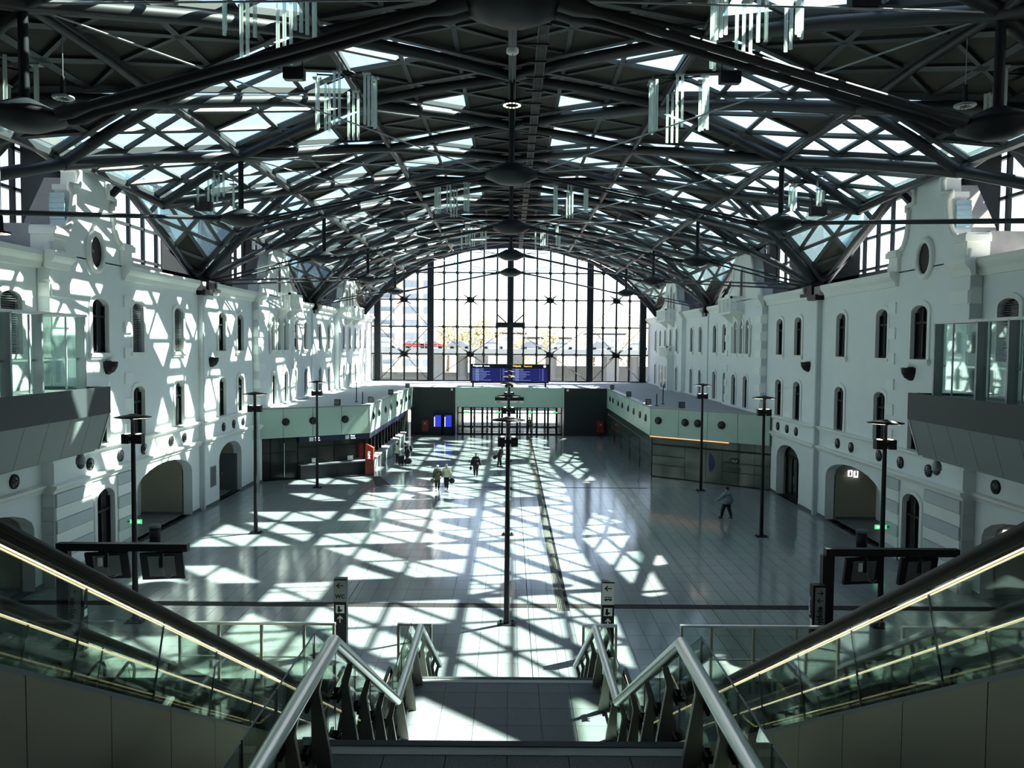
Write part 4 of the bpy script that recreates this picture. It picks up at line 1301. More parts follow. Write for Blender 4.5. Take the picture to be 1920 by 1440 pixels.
# tower block on the left
ty = 190
tb = empty('apartment_block', (-30, ty, 0), 'tall pink and white apartment block behind the left glazing', 'building')
m = MB((-30, ty, 0)); m.box(-46, -18.6, ty, ty + 16, 0, 44); m.build('wall', 'palef', tb)
m = MB((-30, ty, 0))
for (a, b) in ((-40.5, -36.5), (-33.5, -31.8), (-27.2, -25.4), (-21.4, -18.7)):
    for f in range(14): m.box(a, b, ty - 0.12, ty, 3.1 * f + 0.5, 3.1 * f + 3.3)
m.build('brick_bay', 'brickp', tb)
for f in range(13):
    for X in (-42.5, -38.4, -35.2, -32.6, -30.0, -28.2, -24.4, -22.4, -19.8):
        w = 0.75 if X not in (-30.0, -24.4) else 1.1
        m = MB((X, ty, 3.1 * f)); m.box(X - w, X + w, ty - 0.2, ty - 0.1, 3.1 * f + 1.3, 3.1 * f + 2.9); o = m.build('window', 'farwin', tb); o.location = Vector((X, ty, 3.1 * f)) - Vector((-30, ty, 0))
    m = MB((-30, ty, 0)); m.box(-31.0, -27.8, ty - 1.4, ty, 3.1 * f + 0.9, 3.1 * f + 1.9); m.build('balcony', 'palef', tb)
# low buildings
for (i, (x0, x1, y, h, mt_, lab)) in enumerate(((-20, -4, 235, 12.0, 'palef', 'pale row of low houses behind the viaduct'), (4, 17, 226, 11.4, 'brickp', 'low brick shed with a dark flat roof beyond viaduct'), (24, 36, 250, 13.0, 'palef', 'pale low building far right behind the glass wall'), (-5, 5, 262, 13.2, 'brickp', 'low orange building behind the central column'))):
    b = empty('far_building', ((x0 + x1) / 2, y, 0), lab, 'building')
    c0 = ((x0 + x1) / 2, y, 0)
    m = MB(c0); m.box(x0, x1, y, y + 10, 0, h); m.build('wall', mt_, b)
    m = MB(c0); m.box(x0 - 0.4, x1 + 0.4, y - 0.4, y + 10, h, h + 0.6); m.build('roof', 'fascia', b)
    n = int((x1 - x0) / 2.2)
    for k in range(n):
        xx = x0 + 1.2 + 2.2 * k
        m = MB(c0); m.box(xx - 0.55, xx + 0.55, y - 0.06, y, h - 2.4, h - 0.9); m.build('window', 'farwin', b)
# trees
def tree(x, y, h, r, lab, seed, dens=420):
    R = random.Random(seed)
    t = empty('tree', (x, y, 0), lab, 'tree', 'spring trees behind the viaduct')
    m = MB((x, y, 0)); m.tube([(x, y, 0), (x + 0.2, y, h * 0.45), (x, y, h * 0.8)], [0.45, 0.3, 0.12], 7)
    for k in range(12):
        a = R.uniform(0, 6.28); z = h * R.uniform(0.35, 0.75); q = r * R.uniform(0.5, 0.95)
        m.tube([(x, y, z), (x + q * math.cos(a), y + q * math.sin(a), z + h * 0.2)], [0.12, 0.03], 5)
    m.build('trunk', 'bark', t)
    m = MB((x, y, 0))
    for k in range(dens):
        u = R.gauss(0, 0.42); v_ = R.gauss(0, 0.42); w = R.gauss(0, 0.38)
        c = Vector((x + u * r, y + v_ * r, h * 0.68 + w * h * 0.36)); d = 0.22 + 0.25 * R.random()
        ax = Vector((R.uniform(-1, 1), R.uniform(-1, 1), R.uniform(-1, 1))).normalized(); bx = ax.orthogonal().normalized()
        m.add([c + ax * d, c + bx * d, c - ax * d, c - bx * d], [(0, 1, 2, 3)])
    m.build('leaves', 'leaf', t, kind='stuff')
tree(-16.0, 205, 17.5, 4.2, 'yellow green spring tree, leftmost beyond viaduct', 1, 500)
tree(-12.4, 206, 14.5, 3.6, 'yellow spring tree behind the second red car', 2, 420)
tree(-7.6, 205, 18.0, 4.8, 'large yellow green tree left of central column', 3, 700)
tree(3.0, 212, 12.5, 3.4, 'low yellow tree right of the central column', 4, 300)
tree(10.2, 205, 15.5, 3.2, 'slim yellow tree midway along the right glazing', 5, 360)
tree(24.0, 230, 13.0, 4.0, 'bare pinkish tree behind the right bay', 6, 200)
tree(33.0, 225, 13.5, 4.0, 'bare tree behind the rightmost glazing bay', 7, 200)
# ------------------------------------------------------------ central stair
st = empty('staircase', (0, 12, 0), 'wide grey granite staircase descending in flights to the hall floor', 'staircase')
O = (0, 12, 0)
def SB(): return MB(O)
SW = 1.66
def flight(y0, z0, y1, z1, n):
    m = SB()
    pts = [(y0, z0)]
    for i in range(n):
        za = z0 + (z1 - z0) * (i + 1) / n
        ya = y0 + (y1 - y0) * i / n; yb = y0 + (y1 - y0) * (i + 1) / n
        pts += [(ya + 0.001, za), (yb, za)]
    low = z1 - 0.45
    pts += [(y1, low if z1 > 0.3 else -0.02), (y0, z0 - 0.75)]
    m.prism(pts, lambda a, b, d: (d, a, b), -SW, SW)
    return m.build('flight', 'stairf', st)
flight(0.9, 7.9, 4.5, 5.8, 12)
flight(7.28, 5.8, 11.45, 3.36, 14)
flight(14.5, 3.36, 20.3, 0.0, 20)
def slab(y0, y1, z, th=0.5):
    m = SB(); m.box(-SW, SW, y0, y1, z - th, z - 0.02); m.build('landing_slab', 'joint', st)
    xs = [-SW + 2 * SW * i / 6 for i in range(7)]
    ny = max(1, int(round((y1 - y0) / 0.61)))
    for i in range(6):
        for j in range(ny):
            c = Vector(((xs[i] + xs[i + 1]) / 2, y0 + (y1 - y0) * (j + 0.5) / ny, z))
            m = MB(c); g_ = 0.004
            m.box(xs[i] + g_, xs[i + 1] - g_, y0 + (y1 - y0) * j / ny + g_, y0 + (y1 - y0) * (j + 1) / ny - g_, z - 0.02, z)
            o = m.build('tile', 'stairf', st); o.location = c - Vector(O)
slab(4.5, 7.28, 5.8); slab(11.45, 14.5, 3.36)
for (y0_, y1_, z0_) in ((7.20, 7.30, 5.75), (14.44, 14.53, 3.31)):
    m = SB(); m.box(-SW, SW, y0_, y1_, z0_, z0_ + 0.065); m.build('nosing_strip', 'joint', st)
for (y0_, y1_, z0_) in ((7.06, 7.20, 5.79), (14.30, 14.44, 3.35)):
    m = SB(); m.box(-SW, SW, y0_, y1_, z0_, z0_ + 0.015); m.build('nosing_stone', 'trimw', st)
m = SB(); m.box(-6, 6, -11.95, 0.9, 7.6, 7.9); m.build('upper_floor', 'stairf', st)
def stair_z(y):
    if y < 4.5: return 5.8 + (4.5 - y) * 0.583
    if y < 7.28: return 5.8
    if y < 11.45: return 5.8 - (y - 7.28) * 0.585
    if y < 14.5: return 3.36
    if y < 20.3: return 3.36 - (y - 14.5) * 0.579
    return 0.0
for s in (-1, 1):
    # side stringer
    m = SB()
    YS = [3.5, 4.5, 7.28, 11.45, 14.5, 20.3]
    for a, b in zip(YS[:-1], YS[1:]):
        za, zb = stair_z(a + 1e-4), stair_z(b - 1e-4)
        x0, x1 = sorted((s * 1.66, s * 1.76))
        m.prism([(a, za + 0.05), (b, zb + 0.05), (b, zb - 0.60), (a, za - 0.60)], lambda p, q, d: (d, p, q), x0, x1)
    m.build('stringer', 'grey', st)
    bl = empty('balustrade', (s * 1.7, 12, 0), 'glass stair balustrade with round steel handrail on the %s' % ('ticket office side' if s < 0 else 'vacant shop side'), 'balustrade')
    OB = (s * 1.7, 12, 0)
    # handrail
    m = MB(OB)
    pts = [(s * 1.61, y, stair_z(y) + 0.95) for y in (3.0, 4.5, 7.28, 11.45, 14.5, 18.6)]
    m.tube(pts, 0.066, 14); m.build('handrail', 'stainless', bl)
    PY = [4.45, 5.25, 6.05, 6.85, 8.10, 9.15, 10.2, 11.2, 12.2, 13.2, 14.2, 15.35, 16.4, 17.4, 18.35]
    for y in PY:
        z = stair_z(y)
        m = MB((s * 1.7, y, z))
        poly = [(1.70, -0.42), (1.71, 0.72), (1.65, 0.90), (1.59, 0.90), (1.64, 0.68), (1.545, 0.12), (1.53, 0.0), (1.53, -0.42)]
        m.prism(poly, lambda a, b, d: (s * a, y + d, z + b), -0.03, 0.03)
        o = m.build('post', 'satin', bl); o.location = Vector((s * 1.7, y, z)) - Vector(OB)
        m = MB((s * 1.7, y, z))
        for dz in (0.12, 0.58):
            for dd in (-0.07, 0.07):
                for q in (-0.035, 0.035):
                    m.tube([(s * 1.71, y + dd + q, z + dz), (s * 1.80, y + dd + q, z + dz)], 0.020, 6)
            m.box(*sorted((s * 1.715, s * 1.74)), y - 0.12, y + 0.12, z + dz - 0.05, z + dz + 0.05)
        o = m.build('clamp', 'steel', bl); o.location = Vector((s * 1.7, y, z)) - Vector(OB)
    BR = [3.0] + [(a + b) / 2 * 0 + b for a, b in zip(PY[:-1], PY[1:])] + [18.9]
    BR = [3.2, 4.47, 5.25, 6.05, 7.24, 8.12, 9.17, 10.2, 11.42, 12.2, 13.2, 14.46, 15.35, 16.4, 17.4, 18.6]
    for a, b in zip(BR[:-1], BR[1:]):
        za, zb = stair_z(a + 1e-4), stair_z(b - 1e-4)
        m = MB((s * 1.785, (a + b) / 2, za))
        m.prism([(a + 0.012, za - 0.25), (b - 0.012, zb - 0.25), (b - 0.012, zb + 1.03), (a + 0.012, za + 1.03)], lambda p, q, d: (d, p, q), s * 1.785 - 0.006, s * 1.785 + 0.006)
        o = m.build('glass_pane', 'railglass', bl); o.location = Vector((s * 1.785, (a + b) / 2, za)) - Vector(OB)
        m = MB((s * 1.785, (a + b) / 2, za))
        X = s * 1.785
        m.beam((X, a + 0.012, za + 1.032), (X, b - 0.012, zb + 1.032), 0.014, 0.006)
        for (yy, zz_) in ((a + 0.014, za), (b - 0.014, zb)): m.box(X - 0.007, X + 0.007, yy - 0.003, yy + 0.003, zz_ - 0.25, zz_ + 1.03)
        o2 = m.build('pane_edge', 'gedge', o)

# ------------------------------------------------------------ escalators
def escalator(label, xa, xb, path, led, clad_depth, yref, ends='far', cat='escalator', grp=None):
    """path: handrail polyline (y, z) from upper/near end to the bottom newel"""
    xc = (xa + xb) / 2
    root = empty('escalator', (xc, yref, 0), label, cat, grp)
    Oe = (xc, yref, 0)
    def off(pts, d): return [(y, z + d) for y, z in pts]
    for X in (xa, xb):
        m = MB(Oe)
        yl, zl = path[-1]
        loop = list(path)
        sgn = 1 if path[-1][0] > path[0][0] else -1
        for t in range(1, 9):
            a = math.pi * t / 8
            loop.append((yl + sgn * 0.38 * math.sin(a), zl - 0.36 * (1 - math.cos(a))))
        m.tube([(X, y, z) for y, z in loop], 0.045, 8)
        m.build('handrail', 'rubber', root)
        # glass panels
        P = path
        for (y0, z0), (y1, z1) in zip(P[:-1], P[1:]):
            L = math.hypot(y1 - y0, z1 - z0); n = max(1, int(round(L / 1.45)))
            for i in range(n):
                a = i / n; b = (i + 1) / n
                ya, za = y0 + (y1 - y0) * a, z0 + (z1 - z0) * a
                yb, zb = y0 + (y1 - y0) * b, z0 + (z1 - z0) * b
                # joints lean perpendicular to the slope
                sl = (z1 - z0) / (y1 - y0) if abs(y1 - y0) > 1e-6 else 0
                k = 0.28 * (1 if abs(sl) > 0.2 else 0)
                m = MB((X, ya, za))
                g = 0.006 * (1 if yb > ya else -1)
                sg = -1 if sl < 0 else 1
                m.prism([(ya + g, za - 0.03), (yb - g, zb - 0.03), (yb - g + sg * k, zb - 0.88 + sg * k * sl), (ya + g + sg * k, za - 0.88 + sg * k * sl)], lambda p, q, d: (d, p, q), X - 0.006, X + 0.006)
                o = m.build('glass_pane', 'railglass', root); o.location = Vector((X, ya, za)) - Vector(Oe)
                m = MB((X, ya, za)); m.beam((X, yb, zb - 0.03), (X, yb + sg * k, zb - 0.88 + sg * k * sl), 0.014, 0.012, (0, 1, 0)); m.build('pane_joint', 'gedge', o)
        if led:
            m = MB(Oe)
            for (y0, z0), (y1, z1) in zip(P[:-1], P[1:]):
                for dx in (-0.022, 0.022):
                    m.beam((X + dx, y0, z0 - 0.125), (X + dx, y1, z1 - 0.125), 0.008, 0.010, (0, 0, 1))
            m.build('led_strip', 'led', root)
            m = MB(Oe)
            for (y0, z0), (y1, z1) in zip(P[:-1], P[1:]):
                m.beam((X, y0, z0 - 0.06), (X, y1, z1 - 0.06), 0.05, 0.04, (0, 0, 1))
            m.build('rail_profile', 'steel', root)
        # skirt / decking
        m = MB(Oe)
        for (y0, z0), (y1, z1) in zip(P[:-1], P[1:]):
            m.beam((X, y0, z0 - 0.92), (X, y1, z1 - 0.92), 0.18, 0.06, (0, 0, 1))
        m.build('decking', 'grey', root)
        # cladding panels
        if clad_depth:
            sx = 1 if X > xc else -1
            if abs(X) == min(abs(xa), abs(xb)) or True:
                for (y0, z0), (y1, z1) in zip(P[:-1], P[1:]):
                    L = math.hypot(y1 - y0, z1 - z0); n = max(1, int(round(L / 1.25)))
                    for i in range(n):
                        ya, za = y0 + (y1 - y0) * i / n, z0 + (z1 - z0) * i / n
                        yb, zb = y0 + (y1 - y0) * (i + 1) / n, z0 + (z1 - z0) * (i + 1) / n
                        m = MB((X, ya, za)); x0, x1 = sorted((X + sx * 0.09, X + sx * 0.11))
                        ba = max(za - 0.92 - clad_depth, 0.0); bb = max(zb - 0.92 - clad_depth, 0.0)
                        m.prism([(ya + 0.006, za - 0.93), (yb - 0.006, zb - 0.93), (yb - 0.006, bb), (ya + 0.006, ba)], lambda p, q, d: (d, p, q), x0, x1)
                        o = m.build('cladding_panel', 'beige', root); o.location = Vector((X, ya, za)) - Vector(Oe)
    # steps
    m = MB(Oe)
    x0, x1 = min(xa, xb) + 0.12, max(xa, xb) - 0.12
    for (y0, z0), (y1, z1) in zip(path[:-1], path[1:]):
        if abs(z1 - z0) > 0.5:
            n = int(abs(y1 - y0) / 0.4)
            for i in range(n):
                ya = y0 + (y1 - y0) * i / n; yb = y0 + (y1 - y0) * (i + 1) / n
                zb = z0 + (z1 - z0) * (i + (1 if z1 < z0 else 0.0)) / n - 0.95
                m.box(x0, x1, min(ya, yb), max(ya, yb), zb - 0.25, zb)
        else:
            m.box(x0, x1, min(y0, y1), max(y0, y1), min(z0, z1) - 1.1, min(z0, z1) - 0.95)
    m.build('steps', 'grey', root)
    return root
def hz(y): return 11.15 - 0.571 * y
for s in (-1, 1):
    escalator('long escalator with warm lit handrails beside the stairs, %s' % ('ticket office side' if s < 0 else 'vacant shop side'),
              s * 3.13, s * 4.36, [(-1.0, 10.75), (0.7, 10.75), (17.6, hz(17.6)), (18.3, 0.95), (20.75, 0.95)], True, 1.7, 12)
    nm = 'ticket office side' if s < 0 else 'vacant shop side'
    escalator('escalator sinking to the lower level, inner one, %s' % nm, s * 9.0, s * 10.15, [(9.0, -5.6), (20.2, 0.75), (21.0, 0.95)], False, 0.8, 15, grp=None)
    escalator('escalator sinking to the lower level, outer one, %s' % nm, s * 10.95, s * 12.1, [(9.0, -5.6), (20.2, 0.75), (21.0, 0.95)], False, 0.8, 15, grp=None)

# ------------------------------------------------------------ glass railings at the floor opening
def railing(label, x0, x1, posts, mid=True):
    xc = (x0 + x1) / 2; Y = 22.25
    r = empty('glass_railing', (xc, Y, 0), label, 'railing')
    Oe = (xc, Y, 0)
    m = MB(Oe); m.box(x0, x1, Y - 0.05, Y + 0.05, 1.58, 1.65); m.build('top_rail', 'stainless', r)
    for X in posts:
        m = MB((X, Y, 0)); m.box(X - 0.035, X + 0.035, Y - 0.07, Y + 0.02, -0.5, 1.58); o = m.build('post', 'satin', r); o.location = (X - xc, 0, 0)
    if mid:
        m = MB(Oe); m.box(x0, x1, Y - 0.03, Y + 0.01, 0.64, 0.68); m.build('mid_rail', 'stainless', r)
    for a, b in zip(posts[:-1], posts[1:]):
        m = MB((a, Y, 0)); m.box(a + 0.05, b - 0.05, Y - 0.03, Y - 0.018, -0.3, 1.56); o = m.build('glass_pane', 'railglass', r); o.location = (a - xc, 0, 0)
railing('long glass railing at the floor opening, ticket office side', -9.3, -4.87, [-9.25, -8.15, -6.95, -5.75, -4.91])
railing('long glass railing at the floor opening, vacant shop side', 4.87, 9.4, [4.91, 5.75, 6.95, 8.15, 9.35])
railing('short glass railing between stairs and escalator, ticket office side', -3.12, -2.15, [-3.09, -2.18], False)
railing('short glass railing between stairs and escalator, vacant shop side', 2.1, 3.08, [2.13, 3.05], False)

# ------------------------------------------------------------ sign pillars
def arrow(m, X, Y, Z, ang, sz):
    R_ = Matrix.Rotation(ang, 3, 'Y')
    def P(a, b): 
        v = R_ @ Vector((a * sz, 0, b * sz)); return (X + v.x, Y, Z + v.z)
    for poly in ([(-0.07, -0.5), (0.07, -0.5), (0.07, 0.35), (-0.07, 0.35)], [(0, 0.55), (-0.42, 0.1), (-0.30, 0.0), (0, 0.33)], [(0, 0.55), (0.42, 0.1), (0.30, 0.0), (0, 0.33)]):
        vs = [P(a, b) for a, b in poly]
        m.add(vs, [tuple(range(len(vs)))])
def pillar(X, Y, top, lab, kind):
    p = empty('sign_pillar', (X, Y, 0), lab, 'sign pillar')
    Oe = (X, Y, 0); w = 0.19; dd = 0.13; f = Y - dd
    m = MB(Oe); m.box(X - w, X + w, Y - dd, Y + dd, 0, 2.32); m.build('body', 'black', p)
    if kind in ('wc', 'bus'):
        m = MB(Oe); m.box(X - w + 0.005, X + w - 0.005, f - 0.006, f - 0.001, 1.62, 2.28); m.build('white_panel', 'grey' if kind == 'wc' else 'white', p)
        m = MB(Oe); arrow(m, X, f - 0.01, 2.12, -math.pi / 2, 0.22)
        if kind == 'bus':
            m.box(X - 0.12, X + 0.12, f - 0.012, f - 0.008, 1.76, 1.86)
            for q in (-0.07, 0.07): m.box(X + q - 0.02, X + q + 0.02, f - 0.012, f - 0.008, 1.73, 1.76)
        m.build('pictogram', 'black', p)
        if kind == 'bus':
            m = MB(Oe)
            for q in (-0.09, -0.03, 0.03, 0.09): m.box(X + q - 0.022, X + q + 0.022, f - 0.015, f - 0.012, 1.80, 1.84)
            m.build('pictogram', 'white', p)
        if kind == 'wc': text('lettering', 'WC', (0, -dd - 0.01, 1.73), 0.17, 'black', p, align='CENTER')
        m = MB(Oe); m.box(X - 0.13, X + 0.13, f - 0.006, f - 0.001, 1.27, 1.52); m.build('pictogram', 'white', p)
        m = MB(Oe); m.box(X - 0.07, X + 0.0, f - 0.01, f - 0.007, 1.37, 1.49); m.box(X - 0.03, X + 0.07, f - 0.01, f - 0.007, 1.33, 1.38); m.ball((X - 0.03, f - 0.008, 1.35), 0.06, 0.003, 0.06, 8, 4)
        m.build('pictogram', 'black', p)
        m = MB(Oe); arrow(m, X, f - 0.01, 1.08, 0, 0.22); m.build('pictogram', 'white', p)
    else:
        sg = -1 if kind == 'left' else 1
        m = MB(Oe); m.box(X - 0.12 if kind == 'right' else X - w + 0.005, X + w - 0.005 if kind == 'right' else X + 0.12, f - 0.006, f - 0.001, 0.1, 2.25); m.build('grey_panel', 'grey', p)
        m = MB(Oe); e = 1 if kind == 'right' else -1
        arrow(m, X + 0.03 * e, f - 0.01, 2.08, math.pi / 2, 0.18); arrow(m, X + 0.03 * e, f - 0.01, 1.85, -math.pi / 2, 0.18); arrow(m, X + 0.03 * e, f - 0.01, 0.55, -math.pi / 2, 0.2); m.box(X - 0.06, X + 0.12, f - 0.01, f - 0.008, 0.83, 0.86)
        m.build('pictogram', 'black', p)
        text('lettering', 'wyjście', (0.09 * e, -dd - 0.01, 1.0), 0.22, 'black', p, (math.pi / 2, -math.pi / 2, 0))
        # side face towards the stairs
        xs_ = X - e * (w + 0.003)
        m = MB(Oe)
        m.box(xs_ - 0.002, xs_ + 0.002, Y - 0.09, Y + 0.09, 1.05, 1.27); m.build('pictogram', 'white', p)
        text('lettering', 'perony', (xs_ - X - e * 0.003, 0.06 * e, 1.36), 0.20, 'white', p, (math.pi / 2, -math.pi / 2, -e * math.pi / 2))
pillar(-5.15, 24.3, 2.3, 'black sign pillar lettered WC above a wheelchair symbol', 'wc')
pillar(3.05, 24.2, 2.3, 'black sign pillar with bus symbol above a wheelchair symbol', 'bus')
pillar(-13.25, 24.4, 2.3, 'sign pillar behind the long escalator, ticket office side', 'left')
pillar(9.42, 24.0, 2.3, 'grey sign pillar lettered with exit direction, vacant shop side', 'right')

# ------------------------------------------------------------ monitor gantries
for s in (-1, 1):
    Y = 24.6
    if s < 0: xp, x0, x1 = -13.8, -14.0, -9.95; mons = (-12.45, -10.75)
    else: xp, x0, x1 = 9.95, 9.85, 14.0; mons = (11.05, 12.75)
    sd = 'ticket office side' if s < 0 else 'vacant shop side'
    g = empty('monitor_gantry', (xp, Y, 0), 'black steel gantry holding two hanging monitors, %s' % sd, 'gantry')
    Oe = (xp, Y, 0)
    m = MB(Oe); m.box(xp - 0.2, xp + 0.16, Y - 0.12, Y + 0.12, 0, 3.05); m.build('post', 'black', g)
    m = MB(Oe); m.box(x0, x1, Y - 0.12, Y + 0.12, 3.05, 3.28); m.build('beam', 'black', g)
    m = MB(Oe); m.box(xp - 0.3, xp + 0.3, Y - 0.25, Y + 0.25, 0, 0.03); m.build('base_plate', 'steel', g)
    for i, X in enumerate(mons):
        mo = empty('monitor', (X, Y, 3.0), 'black hanging monitor seen from behind, %s one, %s' % (('nearer the stairs', 'nearer the wall')[(i == 0) == (s < 0)], sd), 'monitor')
        Om = Vector((X, Y, 3.0))
        tl = 0.20
        c = Vector((X, Y + 0.02, 2.58))
        ux = Vector((0.62, 0.10, 0)); uz = Vector((0, -0.10, 0.43)); uy = ux.cross(uz).normalized() * 0.055
        m = MB(Om); m.obox(c, ux, uy, uz); m.build('casing', 'black', mo)
        m = MB(Om); m.obox(c - Vector((0, 0.065, 0)), ux * 0.62, uy * 0.3, uz * 0.78); m.build('back_plate', 'joint', mo)
        m = MB(Om); m.box(X - 0.06, X + 0.06, Y - 0.14, Y - 0.04, 2.55, 3.08); m.build('bracket', 'steel', mo)
        m = MB(Om); m.tube([(X + 0.07, Y - 0.12, 3.0), (X + 0.07, Y - 0.14, 2.5), (X + 0.12, Y - 0.15, 2.3), (X + 0.25, Y - 0.15, 2.25), (X + 0.38, Y - 0.13, 2.33)], 0.012, 6); m.build('cable', 'grey', mo)
        m = MB(Om); m.obox(c + Vector((0, 0.08, 0)), ux * 0.94, uy * 0.2, uz * 0.92); m.build('screen', 'boards', mo)
        if i == (0 if s < 0 else 0):
            m = MB(Om); m.box(X - 0.22, X - 0.10, Y - 0.2, Y - 0.12, 2.6, 2.86); m.build('white_tag', 'white', mo)

# ------------------------------------------------------------ glazed galleries on the side walls
for s in (-1, 1):
    sd = SIDE[s]
    XB = s * 15.0; YB = 30.0
    g = empty('gallery', (s * 16.5, 20, 6.0), 'glass walled gallery with charcoal fascia hung on the %s wall' % ('sunlit' if s < 0 else 'shaded'), 'gallery')
    Og = (s * 16.5, 20, 6.0)
    def q(nm, mt_, *b):
        m = MB(Og); x0, x1 = sorted(b[:2]); m.box(x0, x1, *b[2:]); return m.build(nm, mt_, g)
    q('slab', 'clad', XB + s * 0.12, s * 17.44, -4, YB - 0.06, 6.9, 7.75)
    q('fascia', 'fascia', XB, XB + s * 0.1, -4, YB + 0.05, 6.85, 7.85)
    q('fascia', 'fascia', XB + s * 0.1, s * 17.44, YB - 0.04, YB + 0.04, 6.86, 7.84)
    q('soffit', 'clad', s * 15.5, s * 17.44, -4, YB - 0.2, 5.45, 5.55)
    n = 26
    for i in range(n):
        ya = -4 + (YB + 0.05 + 4) * i / n; yb = -4 + (YB + 0.05 + 4) * (i + 1) / n
        if yb < 12: continue
        m = MB((XB, ya, 6)); m.prism([(0.06, 6.85), (0.11, 6.85), (0.52, 5.5), (0.47, 5.5)], lambda a, b, d: (XB + s * a, d, b), ya + 0.01, yb - 0.01)
        o = m.build('cladding_panel', 'clad', g); o.location = Vector((XB, ya, 6)) - Vector(Og)
    m = MB(Og); m.prism([(0.06, 6.85), (2.45, 6.85), (2.45, 5.5), (0.47, 5.5)], lambda a, b, d: (XB + s * a, d, b), YB, YB + 0.06); m.build('end_cladding', 'clad', g)
    m = MB(Og); m.prism([(0.03, 6.86), (0.10, 6.86), (0.52, 5.48), (0.44, 5.48)], lambda a, b, d: (XB + s * a, d, b), YB + 0.02, YB + 0.07); m.build('edge_trim', 'white', g)
    XG = s * 15.9
    fins = [28.0 + 1.6, 26.9, 25.2, 23.4, 21.6, 19.8, 18.0, 16.2, 14.4, 12.6]
    for y in fins:
        m = MB((XG, y, 7.8)); m.box(*sorted((XG - s * 0.22, XG + s * 0.12)), y - 0.045, y + 0.045, 7.75, 10.45)
        o = m.build('fin', 'fin', g); o.location = Vector((XG, y, 7.8)) - Vector(Og)
    for a, b in zip(fins[:-1], fins[1:]):
        m = MB((XG, a, 7.8)); m.box(*sorted((XG, XG + s * 0.012)), b + 0.06, a - 0.06, 7.8, 10.4)
        o = m.build('glass_pane', 'galglass', g); o.location = Vector((XG, a, 7.8)) - Vector(Og)
        m = MB((XG, a, 7.8)); m.box(*sorted((XG - s * 0.02, XG + s * 0.04)), (a + b) / 2 + 0.45, (a + b) / 2 + 0.49, 7.8, 10.4)
        o = m.build('glazing_bar', 'fin', g); o.location = Vector((XG, a, 7.8)) - Vector(Og)
    q('top_rail', 'white', XG - s * 0.22, XG + s * 0.15, 10, 29.75, 10.42, 10.52)
    q('mid_rail', 'stainless', XG + s * 0.03, XG + s * 0.09, 10, 29.6, 8.85, 8.91)
    q('end_glass', 'galglass', XG, s * 17.4, 29.6, 29.62, 7.8, 10.4)
    q('top_rail', 'white', XG, s * 17.5, 29.55, 29.65, 10.42, 10.52)
    # camera dome below
    dc = empty('dome_camera', (s * 16.2, 30.2, 4.9), 'grey dome camera hanging below the %s gallery' % ('sunlit' if s < 0 else 'shaded'), 'camera')
    m = MB((s * 16.2, 30.2, 4.9)); m.tube([(s * 16.2, 29.9, 5.5), (s * 16.2, 30.1, 5.3)], 0.03, 6); m.lathe((s * 16.2, 30.1, 4.9), [(0.0, 0.42), (0.09, 0.4), (0.17, 0.2), (0.17, 0.0)], 12); m.build('housing', 'grey', dc)
    m = MB((s * 16.2, 30.2, 4.9)); m.lathe((s * 16.2, 30.1, 4.9), [(0.14, 0.0), (0.13, -0.1), (0.06, -0.18), (0, -0.2)], 12); m.build('dome', 'joint', dc)

# ------------------------------------------------------------ lamp posts
def lamp(first=True):
    r = empty('lamp_post', (0, 0, 0))
    m = MB(); m.tube([(0, 0, 0), (0, 0, 2.6), (0, 0, 7.0)], [0.105, 0.085, 0.065], 12); m.build('pole', 'black', r)
    m = MB(); m.box(-0.3, 0.3, -0.22, 0.22, 0, 0.03)
    for e in (-1, 1):
        for f in (-1, 1): m.tube([(e * 0.2, f * 0.14, 0.02), (e * 0.2, f * 0.14, 0.10)], 0.035, 6)
    m.build('base_plate', 'steel', r)
    m = MB()
    for e in (-1, 1): m.box(*sorted((e * 0.10, e * 0.34)), -0.14, 0.14, 6.10, 6.42)
    m.box(-0.12, 0.12, -0.05, 0.05, 6.2, 6.32)
    m.build('spotlight_box', 'black', r)
    m = MB()
    for e in (-1, 1): m.box(*sorted((e * 0.13, e * 0.24)), -0.10, 0.10, 6.42, 6.44)
    m.build('spotlight_lens', 'lampglow', r)
    m = MB(); m.lathe((0, 0, 7.0), [(0, 0.10), (0.12, 0.10), (0.14, 0.03), (0.58, -0.02), (0.60, 0.0), (0.16, 0.08)], 20)
    m.lathe((0, 0, 6.95), [(0.05, -0.10), (0.12, 0.02), (0.2, 0.04)], 12); m.build('lamp_head', 'black', r)
    m = MB()
    for e in (-1, 1):
        vs = []
        for k in range(9):
            a = -1.1 + 2.2 * k / 8
            vs.append((e * 0.50 * math.cos(a), 0.50 * math.sin(a), 6.965)); 
        for k in range(9):
            a = 1.1 - 2.2 * k / 8
            vs.append((e * 0.20 * math.cos(a), 0.20 * math.sin(a), 6.975))
        m.add(vs, [tuple(range(len(vs)))])
    m.build('lens', 'lampglow', r)
    return r
LPOS = []
for j, Y in enumerate((26.9, 39.8, 52.6, 65.4, 78.2)):
    for X in ((-12.7, 0, 12.7) if j < 3 else (0,)):
        LPOS.append((j, X, Y))
proto = None
for (j, X, Y) in LPOS:
    if proto is None: r = proto = lamp()
    else: r = copy_tree(proto)
    r.location = (X - (0.05 if X == 0 else 0), Y, 0)
    where = {0: 'on the hall centre line', -12.7: 'in the row before the sunlit wall', 12.7: 'in the row before the shaded wall'}[X]
    tag(r, 'tall black lamp post %s, %s from the stairs' % (where, ORD[j]), 'lamp post', 'lamp posts of the hall')

